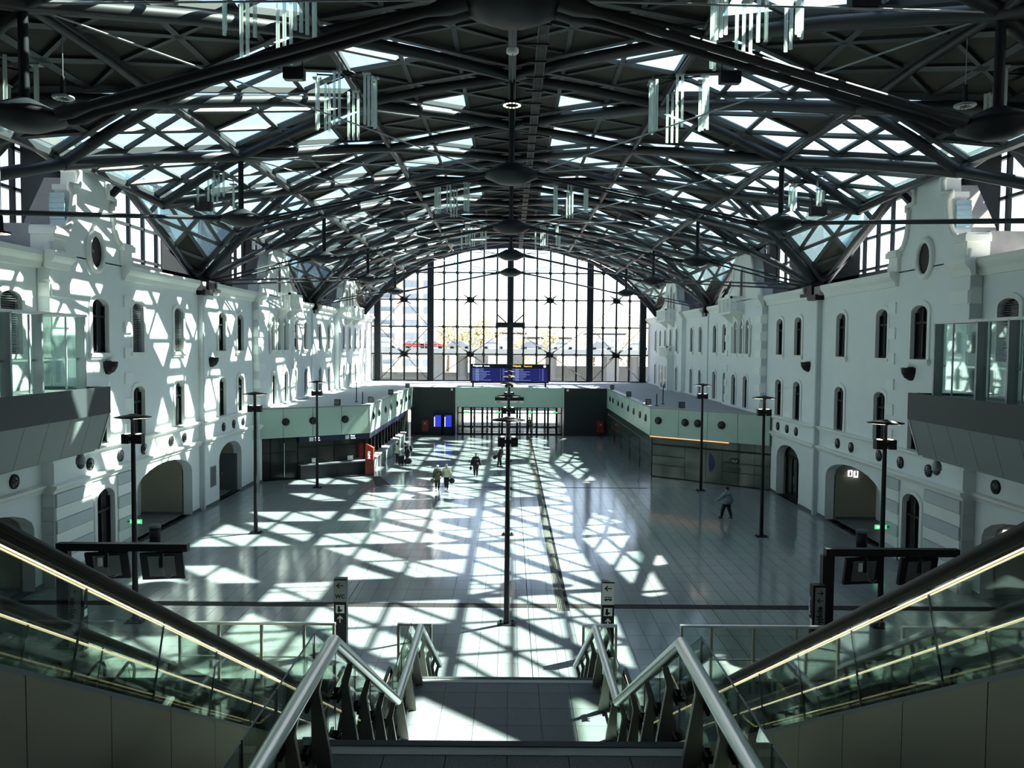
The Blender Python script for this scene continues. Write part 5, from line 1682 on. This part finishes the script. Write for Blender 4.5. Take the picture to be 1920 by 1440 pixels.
# ------------------------------------------------------------ round lamps, uplights
def porthole(loc, nrm, lab, grp):
    loc = Vector(loc); nrm = Vector(nrm).normalized()
    r = empty('porthole_lamp', loc, lab, 'lamp', grp)
    a = nrm.orthogonal().normalized(); b = nrm.cross(a)
    def ring(R, d, n=16): return [nrm * d + a * (R * math.cos(2 * math.pi * k / n)) + b * (R * math.sin(2 * math.pi * k / n)) for k in range(n)]
    m = MB(); n = 16
    vs = ring(0.27, 0) + ring(0.27, 0.06) + ring(0.21, 0.06)
    m.add(vs, [(i, (i + 1) % n, n + (i + 1) % n, n + i) for i in range(n)] + [(n + i, n + (i + 1) % n, 2 * n + (i + 1) % n, 2 * n + i) for i in range(n)], True)
    m.build('rim', 'black', r)
    m = MB(); vs = ring(0.21, 0.05) + ring(0.13, 0.10) + [nrm * 0.12]
    m.add(vs, [(i, (i + 1) % n, n + (i + 1) % n, n + i) for i in range(n)] + [(n + i, n + (i + 1) % n, 2 * n) for i in range(n)], True)
    m.build('lens', 'darkglass', r)
def xw_at(y):
    for a, b, c in SECT:
        if a <= y < b: return c
PY_ = {-1: [28.9, 33.2, 35.8, 38.2, 41.3, 43.0, 48.5, 50.3, 52.0], 1: [29.3, 33.1, 35.5, 37.7, 40.8, 42.5, 48.3, 49.9, 51.6]}
for s in (-1, 1):
    for i, y in enumerate(PY_[s]):
        porthole((s * (xw_at(y) + 0.0), y, 4.42), (-s, 0, 0), '%s round black porthole lamp from the stairs along the %s plaster wall' % (ORD[i], 'sunlit' if s < 0 else 'shaded'), 'porthole lamps on the plaster walls')
def along(W0, Cc, t, o=0.16):
    A = Vector((W0[0], W0[1], 0)); B = Vector((Cc[0], Cc[1], 0)); e = (B - A).normalized(); nv = Vector((0, 0, 1)).cross(e)
    if nv.y > 0: nv = -nv
    return A + (B - A) * t + nv * o, nv
for i, t in enumerate((0.27, 0.50, 0.78)):
    p, nv = along((-17.5, 54.1), (-10.4, 58.7), t); p.z = 4.1
    porthole(p, nv, '%s round black lamp from the wall on the green ticket office front' % ORD[i], 'porthole lamps on the ticket office')
for i, t in enumerate((0.38, 0.58, 0.69, 0.93)):
    p, nv = along((17.3, 52.8), (10.4, 58.3), t); p.z = 4.15
    porthole(p, nv, '%s round black lamp from the wall on the green vacant shop front' % ORD[i], 'porthole lamps on the vacant shop')
for s in (-1, 1):
    for i, y in enumerate((60.0, 62.6, 65.8, 68.9, 72.5, 75.2, 79.0, 81.2)):
        porthole((s * 10.24, y, 4.15), (-s, 0, 0), '%s round lamp along the green side band of the %s' % (ORD[i], 'ticket office' if s < 0 else 'vacant shop'), 'porthole lamps along the green side bands')
    for i, (y, z) in enumerate(((34.8, 8.45), (46.6, 8.45))):
        u = empty('uplight', (s * xw_at(y), y, z), 'black half bowl uplight on the %s wall, %s the stairs' % ('sunlit' if s < 0 else 'shaded', ('nearer', 'farther from')[i]), 'wall lamp')
        X = s * xw_at(y); m = MB((X, y, z))
        n = 10; vs = []; fs = []
        for q, (rr, zz) in enumerate(((0.36, 0.22), (0.34, 0.0), (0.24, -0.22), (0.08, -0.34))):
            for k in range(n + 1):
                a = math.pi * k / n
                vs.append((X - s * 1.25 * rr * math.sin(a), y + rr * math.cos(a), z + zz))
        for q in range(3):
            for k in range(n): fs.append((q * (n + 1) + k, q * (n + 1) + k + 1, (q + 1) * (n + 1) + k + 1, (q + 1) * (n + 1) + k))
        fs.append(tuple(range(n + 1)))
        m.add(vs, fs, False); m.build('bowl', 'black', u)
        m = MB((X, y, z)); m.box(*sorted((X, X - s * 0.1)), y - 0.18, y + 0.18, z - 0.3, z + 0.26); m.build('back_plate', 'steel', u)
    # loudspeakers on the terrace edge
    for i, (x, y) in enumerate(((12.4, 57.5), (10.5, 60.5), (10.5, 70.5), (10.5, 82.0))):
        sp = empty('loudspeaker', (s * x, y, 5.1), 'black loudspeaker on the edge of the %s roof, %s from the stairs' % ('ticket office' if s < 0 else 'vacant shop', ORD[i]), 'loudspeaker')
        m = MB((s * x, y, 5.1)); m.box(s * x - 0.2, s * x + 0.2, y - 0.2, y + 0.2, 5.12, 5.55); m.build('box', 'black', sp)
        m = MB((s * x, y, 5.1)); m.box(s * x - 0.16, s * x + 0.16, y - 0.22, y - 0.2, 5.16, 5.5); m.build('grille', 'joint', sp)
        m = MB((s * x, y, 5.1)); m.box(s * x - 0.04, s * x + 0.04, y - 0.04, y + 0.04, 5.0, 5.14); m.build('foot', 'steel', sp)
    for i, (x, y, h) in enumerate(((12.0, 62.5, 1.5), (11.2, 60.8, 0.9))):
        sp = empty('rod_mast', (s * x, y, 5.0), '%s thin black mast standing on the %s roof' % (('tall', 'short')[i], 'ticket office' if s < 0 else 'vacant shop'), 'mast')
        m = MB((s * x, y, 5.0)); m.tube([(s * x, y, 5.0), (s * x, y, 5.0 + h)], 0.04, 6); m.build('rod', 'black', sp)
        m = MB((s * x, y, 5.0)); m.box(s * x - 0.12, s * x + 0.12, y - 0.12, y + 0.12, 5.0, 5.04); m.build('foot', 'steel', sp)
    # bins and exit signs
    X = s * 16.6
    b = empty('litter_bin', (X, 37.2, 0), 'black cylindrical litter bin beside the %s gabled bay' % ('sunlit' if s < 0 else 'shaded'), 'bin')
    m = MB((X, 37.2, 0)); m.lathe((X, 37.2, 0), [(0, 0.02), (0.24, 0.02), (0.25, 0.8), (0.0, 0.8)], 16); m.build('body', 'black', b)
    m = MB((X, 37.2, 0)); m.lathe((X, 37.2, 0), [(0.25, 0.84), (0.27, 0.84), (0.27, 0.98), (0.1, 1.0), (0, 1.0)], 16); m.build('lid', 'joint', b)
    X2 = s * 13.9
    e = empty('exit_sign', (X2, 28.9, 1.9), 'green exit sign with white arrow by the lamp post, %s side' % ('ticket office' if s < 0 else 'vacant shop'), 'exit sign')
    xq = X * 35.5 / 37.2 * 1.0
    for o in (e,): o.location = (s * 17.0, 36.2, 1.35)
    Oq = (s * 17.0, 36.2, 1.35)
    m = MB(Oq); m.box(s * 17.0 - 0.27, s * 17.0 + 0.27, 36.15, 36.2, 1.25, 1.45); m.build('plate', 'exitg', e)
    m = MB(Oq); arrow(m, s * 17.0 + 0.12, 36.145, 1.35, math.pi / 2, 0.16); m.box(s * 17.0 - 0.2, s * 17.0 + 0.02, 36.14, 36.145, 1.31, 1.39); m.build('arrow', 'textw', e)
    m = MB(Oq); m.box(*sorted((s * 17.2, s * 17.55)), 36.2, 36.24, 1.33, 1.37); m.build('bracket', 'steel', e)
# toilet signs in the niches
for i, (x, y, z) in enumerate(((19.0, 43.9, 2.6), (19.0, 30.0, 2.5))):
    e = empty('toilet_sign', (x, y, z), 'small white illuminated pictogram sign in the %s arch of shaded wall' % ('wide middle', 'nearest')[i], 'sign')
    m = MB((x, y, z)); m.box(x - 0.28, x - 0.04, y - 0.05, y, z - 0.18, z + 0.18); m.box(x + 0.04, x + 0.28, y - 0.05, y, z - 0.24, z + 0.12); m.build('panel', 'textw', e)
    m = MB((x, y, z))
    for q in (-0.16, 0.16): m.box(x + q - 0.035, x + q + 0.035, y - 0.06, y - 0.05, z - 0.13, z + 0.05); m.ball((x + q, y - 0.055, z + 0.09), 0.035, 0.01, 0.035, 6, 4)
    m.build('pictogram', 'black', e)
# glazed doors in the right hand arch, dark door in the left one
DN[0] += 1
m = MB(); X = 18.0
for y in (47.8, 48.8, 49.7, 50.6, 51.7): m.box(X, X + 0.1, y - 0.06, y + 0.06, 0, 2.6)
for y0, y1, z0, z1 in ((47.75, 51.75, 2.45, 2.6), (47.75, 51.75, 0, 0.1)): m.box(X, X + 0.1, y0, y1, z0, z1)
o = m.build('door_%d' % DN[0], 'black', kind='structure')
m = MB(); pts = [(47.75, 0)] + arc_pts(49.75, 4.0, 2.5, 3.4) + [(51.75, 0)]; m.add([(X + 0.05, a, b) for a, b in pts], [tuple(range(len(pts)))]); m.build('pane', 'railglass', o)
m = MB(); m.tube([(X, a, b) for a, b in arc_pts(49.75, 4.0, 2.5, 3.38)], 0.07, 6)
m.box(X, X + 0.08, 49.2, 49.28, 2.6, 3.35); m.build('fanlight_frame', 'black', o)
m = MB(); m.box(X + 0.02, X + 0.08, 49.4, 49.75, 2.65, 2.85); m.build('exit_plate', 'exitg', o)
m = MB(); m.box(X - 0.06, X, 50.1, 50.14, 0.9, 1.4); m.build('door_handle', 'stainless', o)
DN[0] += 1
m = MB(); m.box(-18.75, -17.75, 51.62, 51.68, 0.0, 2.3); m.box(-18.82, -17.68, 51.67, 51.72, 0, 2.37); o = m.build('door_%d' % DN[0], 'joint', kind='structure')
m = MB(); m.box(-18.65, -18.6, 51.55, 51.62, 0.95, 1.15); m.build('door_handle', 'stainless', o)

# red advertising column in front of the ticket office
X, Y = -10.15, 57.9
rc = empty('info_column', (X, Y, 0), 'red pointed information column at the ticket office corner', 'info column')
m = MB((X, Y, 0)); m.box(X - 0.30, X + 0.30, Y - 0.2, Y + 0.2, 0.0, 1.15); m.build('lower_box', 'dred', rc)
m = MB((X, Y, 0)); m.prism([(-0.28, 1.15), (0.28, 1.15), (0.30, 2.0), (0.10, 2.12), (-0.28, 2.3)], lambda a, b, d: (X + a, Y + d, b), -0.2, 0.2); m.build('upper_box', 'red', rc)
text('lettering', 'INFO', (0.07, -0.21, 1.22), 0.24, 'textw', rc, (math.pi / 2, -math.pi / 2, 0))
# white cabinet panels by the ticket hall side, info board on left wall
e = empty('wall_notice', (-17.38, 47.0, 1.6), 'grey framed notice board on the sunlit wall between the arches', 'notice board')
m = MB((-17.38, 47.0, 1.6)); m.box(-17.4, -17.34, 46.3, 47.1, 1.1, 2.3); m.build('frame', 'grey', e)
m = MB((-17.38, 47.0, 1.6)); m.box(-17.34, -17.33, 46.36, 47.04, 1.16, 2.24); m.build('sheet', 'joint', e)

# ------------------------------------------------------------ pendants and tube chandeliers
def pendant(x, y, z, top, lab, lit=True, disc=False):
    p = empty('pendant_lamp', (x, y, z), lab, 'pendant lamp')
    Oe = (x, y, z)
    m = MB(Oe); m.tube([(x, y, z + 0.05), (x, y, top)], 0.014, 5); m.build('rod', 'grey', p)
    m = MB(Oe); m.lathe((x, y, z), [(0.05, 0.55), (0.06, 0.5), (0.07, 0.1), (0.10, 0.05)], 10); m.build('body', 'black', p)
    m = MB(Oe); m.lathe((x, y, z), [(0.14, 0.03), (0.28, 0.02), (0.29, -0.02), (0.27, -0.04), (0.15, -0.04), (0.14, 0.03)], 24)
    m.build('ring', 'grey' if not lit else 'black', p)
    for q in range(3):
        a = q * 2.094; m = MB(Oe); m.tube([(x, y, z + 0.1), (x + 0.2 * math.cos(a), y + 0.2 * math.sin(a), z)], 0.012, 4); m.build('spoke', 'black', p)
    m = MB(Oe)
    n = 14
    for k in range(n):
        a = 2 * math.pi * k / n
        m.box(x + 0.215 * math.cos(a) - 0.03, x + 0.215 * math.cos(a) + 0.03, y + 0.215 * math.sin(a) - 0.03, y + 0.215 * math.sin(a) + 0.03, z - 0.055, z - 0.041)
    m.build('led_dots', 'lampglow' if lit else 'white', p)
    if disc:
        m = MB(Oe); m.lathe((x, y, z + 1.42), [(0, 0.07), (0.15, 0.07), (0.17, 0.04), (0.17, -0.05), (0.13, -0.08), (0, -0.08)], 20); m.build('ceiling_cup', 'white', p)
pendant(0, 22.3, 16.13, 22.0, 'lit ring pendant lamp hanging on the centre line below a white cup', True, True)
pendant(-12.3, 22.3, 16.2, 18.0, 'unlit ring pendant lamp hanging at the upper left', False)
pendant(12.45, 22.3, 16.2, 18.0, 'unlit ring pendant lamp hanging at the upper right', False)
pendant(-16.6, 26.3, 13.05, 16.6, 'lit ring pendant lamp at the left frame edge above the cornice', True)
def chandelier(x, y, top, L, R0, lab, n=6):
    n = max(4, n - 1)
    c = empty('tube_chandelier', (x, y, top), lab, 'chandelier', 'tube chandeliers under the roof')
    Oe = (x, y, top)
    rr = random.Random(int(abs(x) * 10 + y))
    m = MB(Oe); m.lathe((x, y, top), [(0.05, 0.3), (0.35, 0.22), (0.35, 0.15), (0.05, 0.12)], 10)
    for k in range(n):
        a = 2 * math.pi * k / n + 0.4
        m.beam((x, y, top + 0.1), (x + R0 * math.cos(a), y + R0 * math.sin(a), top), 0.05, 0.05)
    m.build('frame', 'steel', c)
    for k in range(n):
        a = 2 * math.pi * k / n + 0.4
        cx_, cy_ = x + R0 * math.cos(a), y + R0 * math.sin(a)
        dz = rr.uniform(-0.25, 0.25)
        g = MB(Oe)
        for q in range(2 + (k % 2)):
            b = a + 1.57
            px, py = cx_ + (q - 0.5) * 0.20 * math.cos(b), cy_ + (q - 0.5) * 0.2 * math.sin(b)
            g.tube([(px, py, top - dz), (px, py, top - dz - L)], 0.055, 8)
        g.build('glass_tubes', 'acryl', c)
        g = MB(Oe); g.beam((cx_, cy_, top - dz + 0.04), (cx_, cy_, top + 0.05), 0.03, 0.03); g.box(cx_ - 0.16, cx_ + 0.16, cy_ - 0.12, cy_ + 0.12, top - dz, top - dz + 0.05); g.build('clip', 'grey', c)
for s in (-1, 1):
    sd = ('sunlit', 'shaded')[s > 0]
    chandelier(s * 6.55, 32.2, 20.0, 1.95, 1.15, 'cluster of hanging acrylic tubes nearest the middle, %s side' % sd, 7)
    chandelier(s * 6.7, 22.6, 19.6, 1.9, 1.2, 'cluster of hanging acrylic tubes cut by the top edge, %s side' % sd, 7)
    chandelier(s * 14.1, 38.6, 17.3, 1.15, 0.8, 'short cluster of hanging tubes near the wall gable, %s side' % sd, 5)
    chandelier(s * 14.0, 22.2, 16.9, 1.25, 0.9, 'cluster of hanging tubes beside the first truss post, %s side' % sd, 5)
    chandelier(s * 4.1, 56.0, 20.6, 1.9, 1.2, 'far cluster of hanging tubes before the deep roof, %s side' % sd, 7)
    chandelier(s * 3.5, 76.0, 20.6, 1.8, 1.2, 'farthest cluster of hanging tubes near the glass wall, %s side' % sd, 6)

for s in (-1, 1):
    for i, (x, y, z) in enumerate(((8.0, 29.9, 19.4), (9.2, 21.4, 18.6), (14.6, 38.4, 16.0))):
        X = s * x
        f = empty('floodlight', (X, y, z), 'black box floodlight under the roof beside the %s tube cluster, %s side' % (('middle', 'top edge', 'wall gable')[i], ('sunlit', 'shaded')[s > 0]), 'floodlight')
        m = MB((X, y, z)); m.box(X - 0.38, X + 0.38, y - 0.18, y + 0.18, z - 0.2, z + 0.2); m.build('housing', 'black', f)
        m = MB((X, y, z)); m.box(X - 0.32, X + 0.32, y - 0.14, y + 0.14, z - 0.23, z - 0.2); m.build('lens', 'darkglass', f)
        m = MB((X, y, z)); m.beam((X - 0.3, y, z + 0.15), (X - 0.3, y, z + 0.9), 0.03, 0.05, (0, 1, 0)); m.beam((X + 0.3, y, z + 0.15), (X + 0.3, y, z + 0.9), 0.03, 0.05, (0, 1, 0)); m.build('bracket', 'steel', f)

# ------------------------------------------------------------ people
def skinmesh(name, verts, edges, radii, m, parent, sub=1):
    me = bpy.data.meshes.new(name)
    me.from_pydata([tuple(v) for v in verts], edges, [])
    o = link(name, me, parent)
    if parent is not None: reg(parent, o)
    me.materials.append(MT[m])
    mod = o.modifiers.new('skin', 'SKIN'); mod.use_smooth_shade = True
    sv = me.skin_vertices[0].data
    for i, r in enumerate(radii):
        sv[i].radius = r if isinstance(r, tuple) else (r, r)
        sv[i].use_root = (i == 0)
    if sub:
        sd = o.modifiers.new('sub', 'SUBSURF'); sd.levels = sub; sd.render_levels = sub
    return o
def person(loc, rz, H, lab, pose, coat, legs, hair, coat_len=0.45, hat=None, bend=0.0):
    p = empty('person', loc, lab, 'person', rz=rz)
    k = H / 1.75
    # local frame: faces -Y ; x to its left
    def V(x, y, z): return Vector((x * k, y * k, z * k))
    lb = bend
    def T(x, y, z):   # lean torso forward
        if z > 0.95: 
            dz = z - 0.95; return V(x, y - math.sin(lb) * dz, 0.95 + math.cos(lb) * dz)
        return V(x, y, z)
    lf, rf = pose.get('lfoot', (0.10, -0.05)), pose.get('rfoot', (-0.10, 0.05))
    lh, rh = pose.get('lhand', (0.28, -0.03, 0.78)), pose.get('rhand', (-0.28, -0.03, 0.78))
    vs = []; ed = []; rd = []
    def add(v, r, par=None):
        vs.append(v); rd.append((r[0] * k, r[1] * k) if isinstance(r, tuple) else (r * k, r * k))
        if par is not None: ed.append((par, len(vs) - 1))
        return len(vs) - 1
    pel = add(T(0, 0, 0.95), (0.15, 0.11)); wai = add(T(0, 0, 1.10), (0.13, 0.10), pel); che = add(T(0, 0.01, 1.32), (0.155, 0.11), wai)
    nek = add(T(0, 0.0, 1.47), 0.055, che); hd0 = add(T(0, -0.015, 1.56), (0.075, 0.085), nek); hd1 = add(T(0, -0.01, 1.66), (0.078, 0.092), hd0); hd2 = add(T(0, 0.0, 1.735), 0.05, hd1)
    add(T(0, -0.10, 1.60), 0.014, hd1)
    joints = {}
    for e, ft, hn in ((1, lf, lh), (-1, rf, rh)):
        hip = add(V(e * 0.09, 0, 0.90), 0.085, pel)
        kx, ky = e * 0.10, (ft[1]) * 0.5 - 0.04
        fz = ft[2] if len(ft) > 2 else 0.0
        kne = add(V(kx, ky, 0.50), 0.06, hip); ank = add(V(ft[0], ft[1], 0.10 + fz), 0.04, kne); toe = add(V(ft[0] * 1.05, ft[1] - 0.15, 0.035 + fz), 0.035, ank)
        joints['leg%d' % e] = (V(e * 0.09, 0, 0.90), V(kx, ky, 0.50), V(ft[0], ft[1], 0.10 + fz), V(ft[0] * 1.05, ft[1] - 0.15, 0.04 + fz))
        sh = T(e * 0.185, 0.01, 1.40); hv = V(*hn)
        el = (sh + hv) / 2 + Vector((e * 0.05, 0.06, -0.04)) * k
        if (hv - sh).length < 0.45 * k: el = (sh + hv) / 2 + Vector((e * 0.08, 0.08, -0.16)) * k
        s1 = add(sh, 0.055, che); e1_ = add(el, 0.042, s1); w1 = add(hv, 0.027, e1_)
        d = (hv - el).normalized(); pm = add(hv + d * 0.07 * k, (0.032, 0.018), w1)
        sidev = Vector((0, 1, 0)) if abs(d.y) < 0.8 else Vector((0, 0, 1))
        sidev = (sidev - d * sidev.dot(d)).normalized(); cur = Vector((-e, 0, 0)) * 0.012
        for f in range(4):
            o_ = sidev * (f - 1.5) * 0.021 * k; L = (0.052, 0.062, 0.058, 0.045)[f] * k
            a = add(hv + d * 0.10 * k + o_, 0.009, pm); b = add(hv + d * (0.10 * k + L) + o_ + cur, 0.008, a); add(hv + d * (0.10 * k + L * 1.5) + o_ + cur * 2.4, 0.007, b)
        a = add(hv + d * 0.045 * k - sidev * 0.035 * k, 0.010, w1); add(hv + d * 0.085 * k - sidev * 0.055 * k, 0.009, a)
        joints['arm%d' % e] = (sh, el, hv)
    skinmesh('body', vs, ed, rd, 'skin', p, 1)
    # face details
    m = MB()
    for e in (-1, 1):
        c = T(e * 0.033, -0.093, 1.655); m.ball(c, 0.012 * k, 0.008 * k, 0.009 * k, 6, 4)
    m.build('eyes', 'black', p)
    m = MB(); c = T(0, 0.015, 1.675); m.ball(c, 0.098 * k, 0.105 * k, 0.098 * k, 12, 8)
    m.build('hair', hair, p)
    if hat:
        m = MB(); c = T(0, 0.0, 1.70); m.ball(c, 0.11 * k, 0.115 * k, 0.09 * k, 12, 6); m.build('hat', hat, p)
    # trousers
    vs = [V(0, 0, 0.97)]; rd = [(0.16 * k, 0.12 * k)]; ed = []
    for e in (1, -1):
        a, b, c, d = joints['leg%d' % e]; n = len(vs)
        vs += [a, b, c + Vector((0, 0, 0.0))]; rd += [(0.125 * k, 0.13 * k), (0.10 * k, 0.10 * k), (0.075 * k, 0.078 * k)]
        ed += [(0, n), (n, n + 1), (n + 1, n + 2)]
    skinmesh('trousers', vs, ed, rd, legs, p, 1)
    # shoes
    m = MB()
    for e in (1, -1):
        a, b, c, d = joints['leg%d' % e]; m.ball((c + d) / 2 + Vector((0, 0.01, 0.0)), 0.05 * k, 0.14 * k, 0.055 * k, 10, 6)
    m.build('shoes', pose.get('shoes', 'black'), p)
    # coat
    zl = coat_len
    vs = [T(0, 0, 1.10), T(0, 0.01, 1.33), T(0, 0, 1.45), T(0, 0, 0.98)]
    rd = [(0.175, 0.14), (0.19, 0.145), (0.085, 0.085), (0.19, 0.15)]
    ed = [(0, 1), (1, 2), (0, 3)]
    if zl < 0.9:
        vs.append(V(0, 0.0, zl)); rd.append((0.20, 0.17)); ed.append((3, 4))
    for e in (1, -1):
        sh, el, hv = joints['arm%d' % e]; n = len(vs)
        vs += [sh, el, el + (hv - el) * 0.93]; rd += [(0.085, 0.085), (0.068, 0.068), (0.048, 0.048)]
        ed += [(1, n), (n, n + 1), (n + 1, n + 2)]
    rd = [(a * k * 1.4, b * k * 1.4) for a, b in rd]
    skinmesh('coat', vs, ed, rd, coat, p, 1)
    return p, joints
def bag(loc, lab, mt_, w=0.17, d=0.09, h=0.15, strap=0.18):
    b = empty('bag', loc, lab, 'bag')
    m = MB(); m.ball((0, 0, 0), w, d, h, 12, 7); m.build('body', mt_, b)
    m = MB(); m.tube([(-w * 0.5, 0, h * 0.7), (-w * 0.4, 0, h + strap * 0.7), (0, 0, h + strap), (w * 0.4, 0, h + strap * 0.7), (w * 0.5, 0, h * 0.7)], 0.012, 6); m.build('strap', 'black', b)
def suitcase(x, y, w, d, h, lab, rz=0, rnd=False):
    c = empty('suitcase', (x, y, 0), lab, 'suitcase', rz=rz)
    m = MB()
    if rnd: m.ball((0, 0, 0.06 + h / 2), w / 2, d / 2, h / 2, 14, 8)
    else:
        m.box(-w / 2, w / 2, -d / 2, d / 2, 0.06, 0.06 + h); m.box(-w / 2 + 0.03, w / 2 - 0.03, -d / 2 - 0.02, d / 2 + 0.02, 0.09, 0.03 + h)
    m.build('shell', 'clothk', c)
    m = MB()
    for e in (-1, 1): m.tube([(e * w * 0.3, -0.04, 0.035), (e * w * 0.3, 0.04, 0.035)], 0.035, 8)
    m.build('wheels', 'black', c)
    m = MB(); m.tube([(-0.1, d * 0.3, h * 0.9), (-0.1, d * 0.3, h + 0.35), (0.1, d * 0.3, h + 0.35), (0.1, d * 0.3, h * 0.9)], 0.012, 6); m.build('handle', 'steel', c)
P1, j1 = person((-4.70, 52.1, 0), 0.1, 1.62, 'person in olive coat and pale cap walking arm in arm, holding a brown bag', dict(lfoot=(0.08, -0.12), rfoot=(-0.09, 0.20, 0.05), rhand=(-0.30, -0.08, 0.80), lhand=(0.25, -0.15, 1.0)), 'clotho', 'denim', 'hairg', 0.62, hat='white')
P2, j2 = person((-4.12, 52.3, 0), -0.1, 1.68, 'person in cream jacket and dark trousers walking beside the olive coat', dict(lfoot=(0.10, -0.22), rfoot=(-0.08, 0.12, 0.03), lhand=(0.30, -0.05, 0.82), rhand=(-0.20, -0.18, 1.05)), 'clothc', 'denim', 'hairg', 0.86)
P3, j3 = person((-2.42, 57.6, 0), 0.0, 1.72, 'person with white hair in long black coat walking towards the stairs', dict(lfoot=(0.10, -0.10), rfoot=(-0.09, 0.12, 0.02), lhand=(0.34, -0.05, 0.80), rhand=(-0.33, -0.05, 0.80)), 'clothk', 'clothk', 'hairg', 0.55)
P4, j4 = person((-0.78, 62.2, 0), math.pi / 2 - 0.3, 1.68, 'person in black coat stooping over a phone by the centre lamp post', dict(lfoot=(0.10, -0.08), rfoot=(-0.10, 0.12), lhand=(0.12, -0.50, 1.12), rhand=(-0.10, -0.48, 1.14)), 'clothk', 'denim', 'hairb', 0.62, bend=0.35)
P5, j5 = person((-8.98, 63.6, 0), math.pi / 2, 1.66, 'person in light top facing a companion beside dark suitcases', dict(lhand=(0.18, -0.30, 0.90), rhand=(-0.18, -0.25, 0.88)), 'clothc', 'denim', 'hairb', 0.90, bend=0.08)
P6, j6 = person((-8.10, 63.4, 0), -math.pi / 2, 1.74, 'person in long black coat and rucksack leaning towards the light top', dict(lhand=(0.20, -0.22, 0.85), rhand=(-0.20, -0.22, 0.85)), 'clothk', 'clothk', 'hairb', 0.52, bend=0.30)
P7, j7 = person((12.0, 43.7, 0), math.pi + 0.55, 1.84, 'person in pale blue jacket striding away across the shaded floor', dict(lfoot=(0.07, -0.28, 0.0), rfoot=(-0.06, 0.30, 0.08), lhand=(0.30, -0.42, 0.98), rhand=(-0.28, 0.10, 0.88)), 'clothb', 'denim', 'hairb', 0.78)
P8, j8 = person((2.15, 86.5, 0), 0.3, 1.76, 'dark figure walking in through the entrance doors', dict(lfoot=(0.08, -0.2), rfoot=(-0.08, 0.2, 0.04)), 'clothk', 'clothk', 'hairb', 0.55)
bag((-5.02, 52.0, 0.60), 'small brown bag held by the olive coated person', 'bark', 0.16, 0.08, 0.17)
bag((-3.76, 52.2, 0.60), 'black round bag held by the cream jacketed person', 'clothk', 0.20, 0.10, 0.19)
bag((-2.78, 57.45, 0.62), 'black bag in the hand of the white haired person', 'clothk', 0.10, 0.08, 0.13)
bag((-1.14, 62.3, 0.76), 'black shoulder bag hanging behind the stooping person', 'clothk', 0.17, 0.10, 0.17)
ph = empty('phone', (-0.25, 62.1, 1.12), 'small phone in the hands of the stooping person', 'phone')
m = MB(); m.box(-0.05, 0.05, -0.04, 0.04, -0.006, 0.006); m.build('case', 'black', ph)
m = MB(); m.box(-0.045, 0.045, -0.035, 0.035, 0.006, 0.008); m.build('screen', 'boards', ph)
suitcase(-8.58, 63.15, 0.46, 0.30, 0.62, 'black upright suitcase beside the person in light top')
suitcase(-8.02, 62.95, 0.66, 0.34, 0.50, 'black rounded holdall in front of the long coated person', rnd=True)
rk = empty('rucksack', (-7.85, 63.4, 1.25), 'black rucksack on the back of the leaning person', 'rucksack')
m = MB(); m.ball((0.02, 0, 0), 0.14, 0.17, 0.26, 12, 7); m.build('body', 'clothk', rk)
m = MB(); m.tube([(-0.05, 0.1, 0.2), (-0.25, 0.12, 0.12), (-0.2, 0.1, -0.15)], 0.015, 5); m.tube([(-0.05, -0.1, 0.2), (-0.25, -0.12, 0.12), (-0.2, -0.1, -0.15)], 0.015, 5); m.build('straps', 'black', rk)
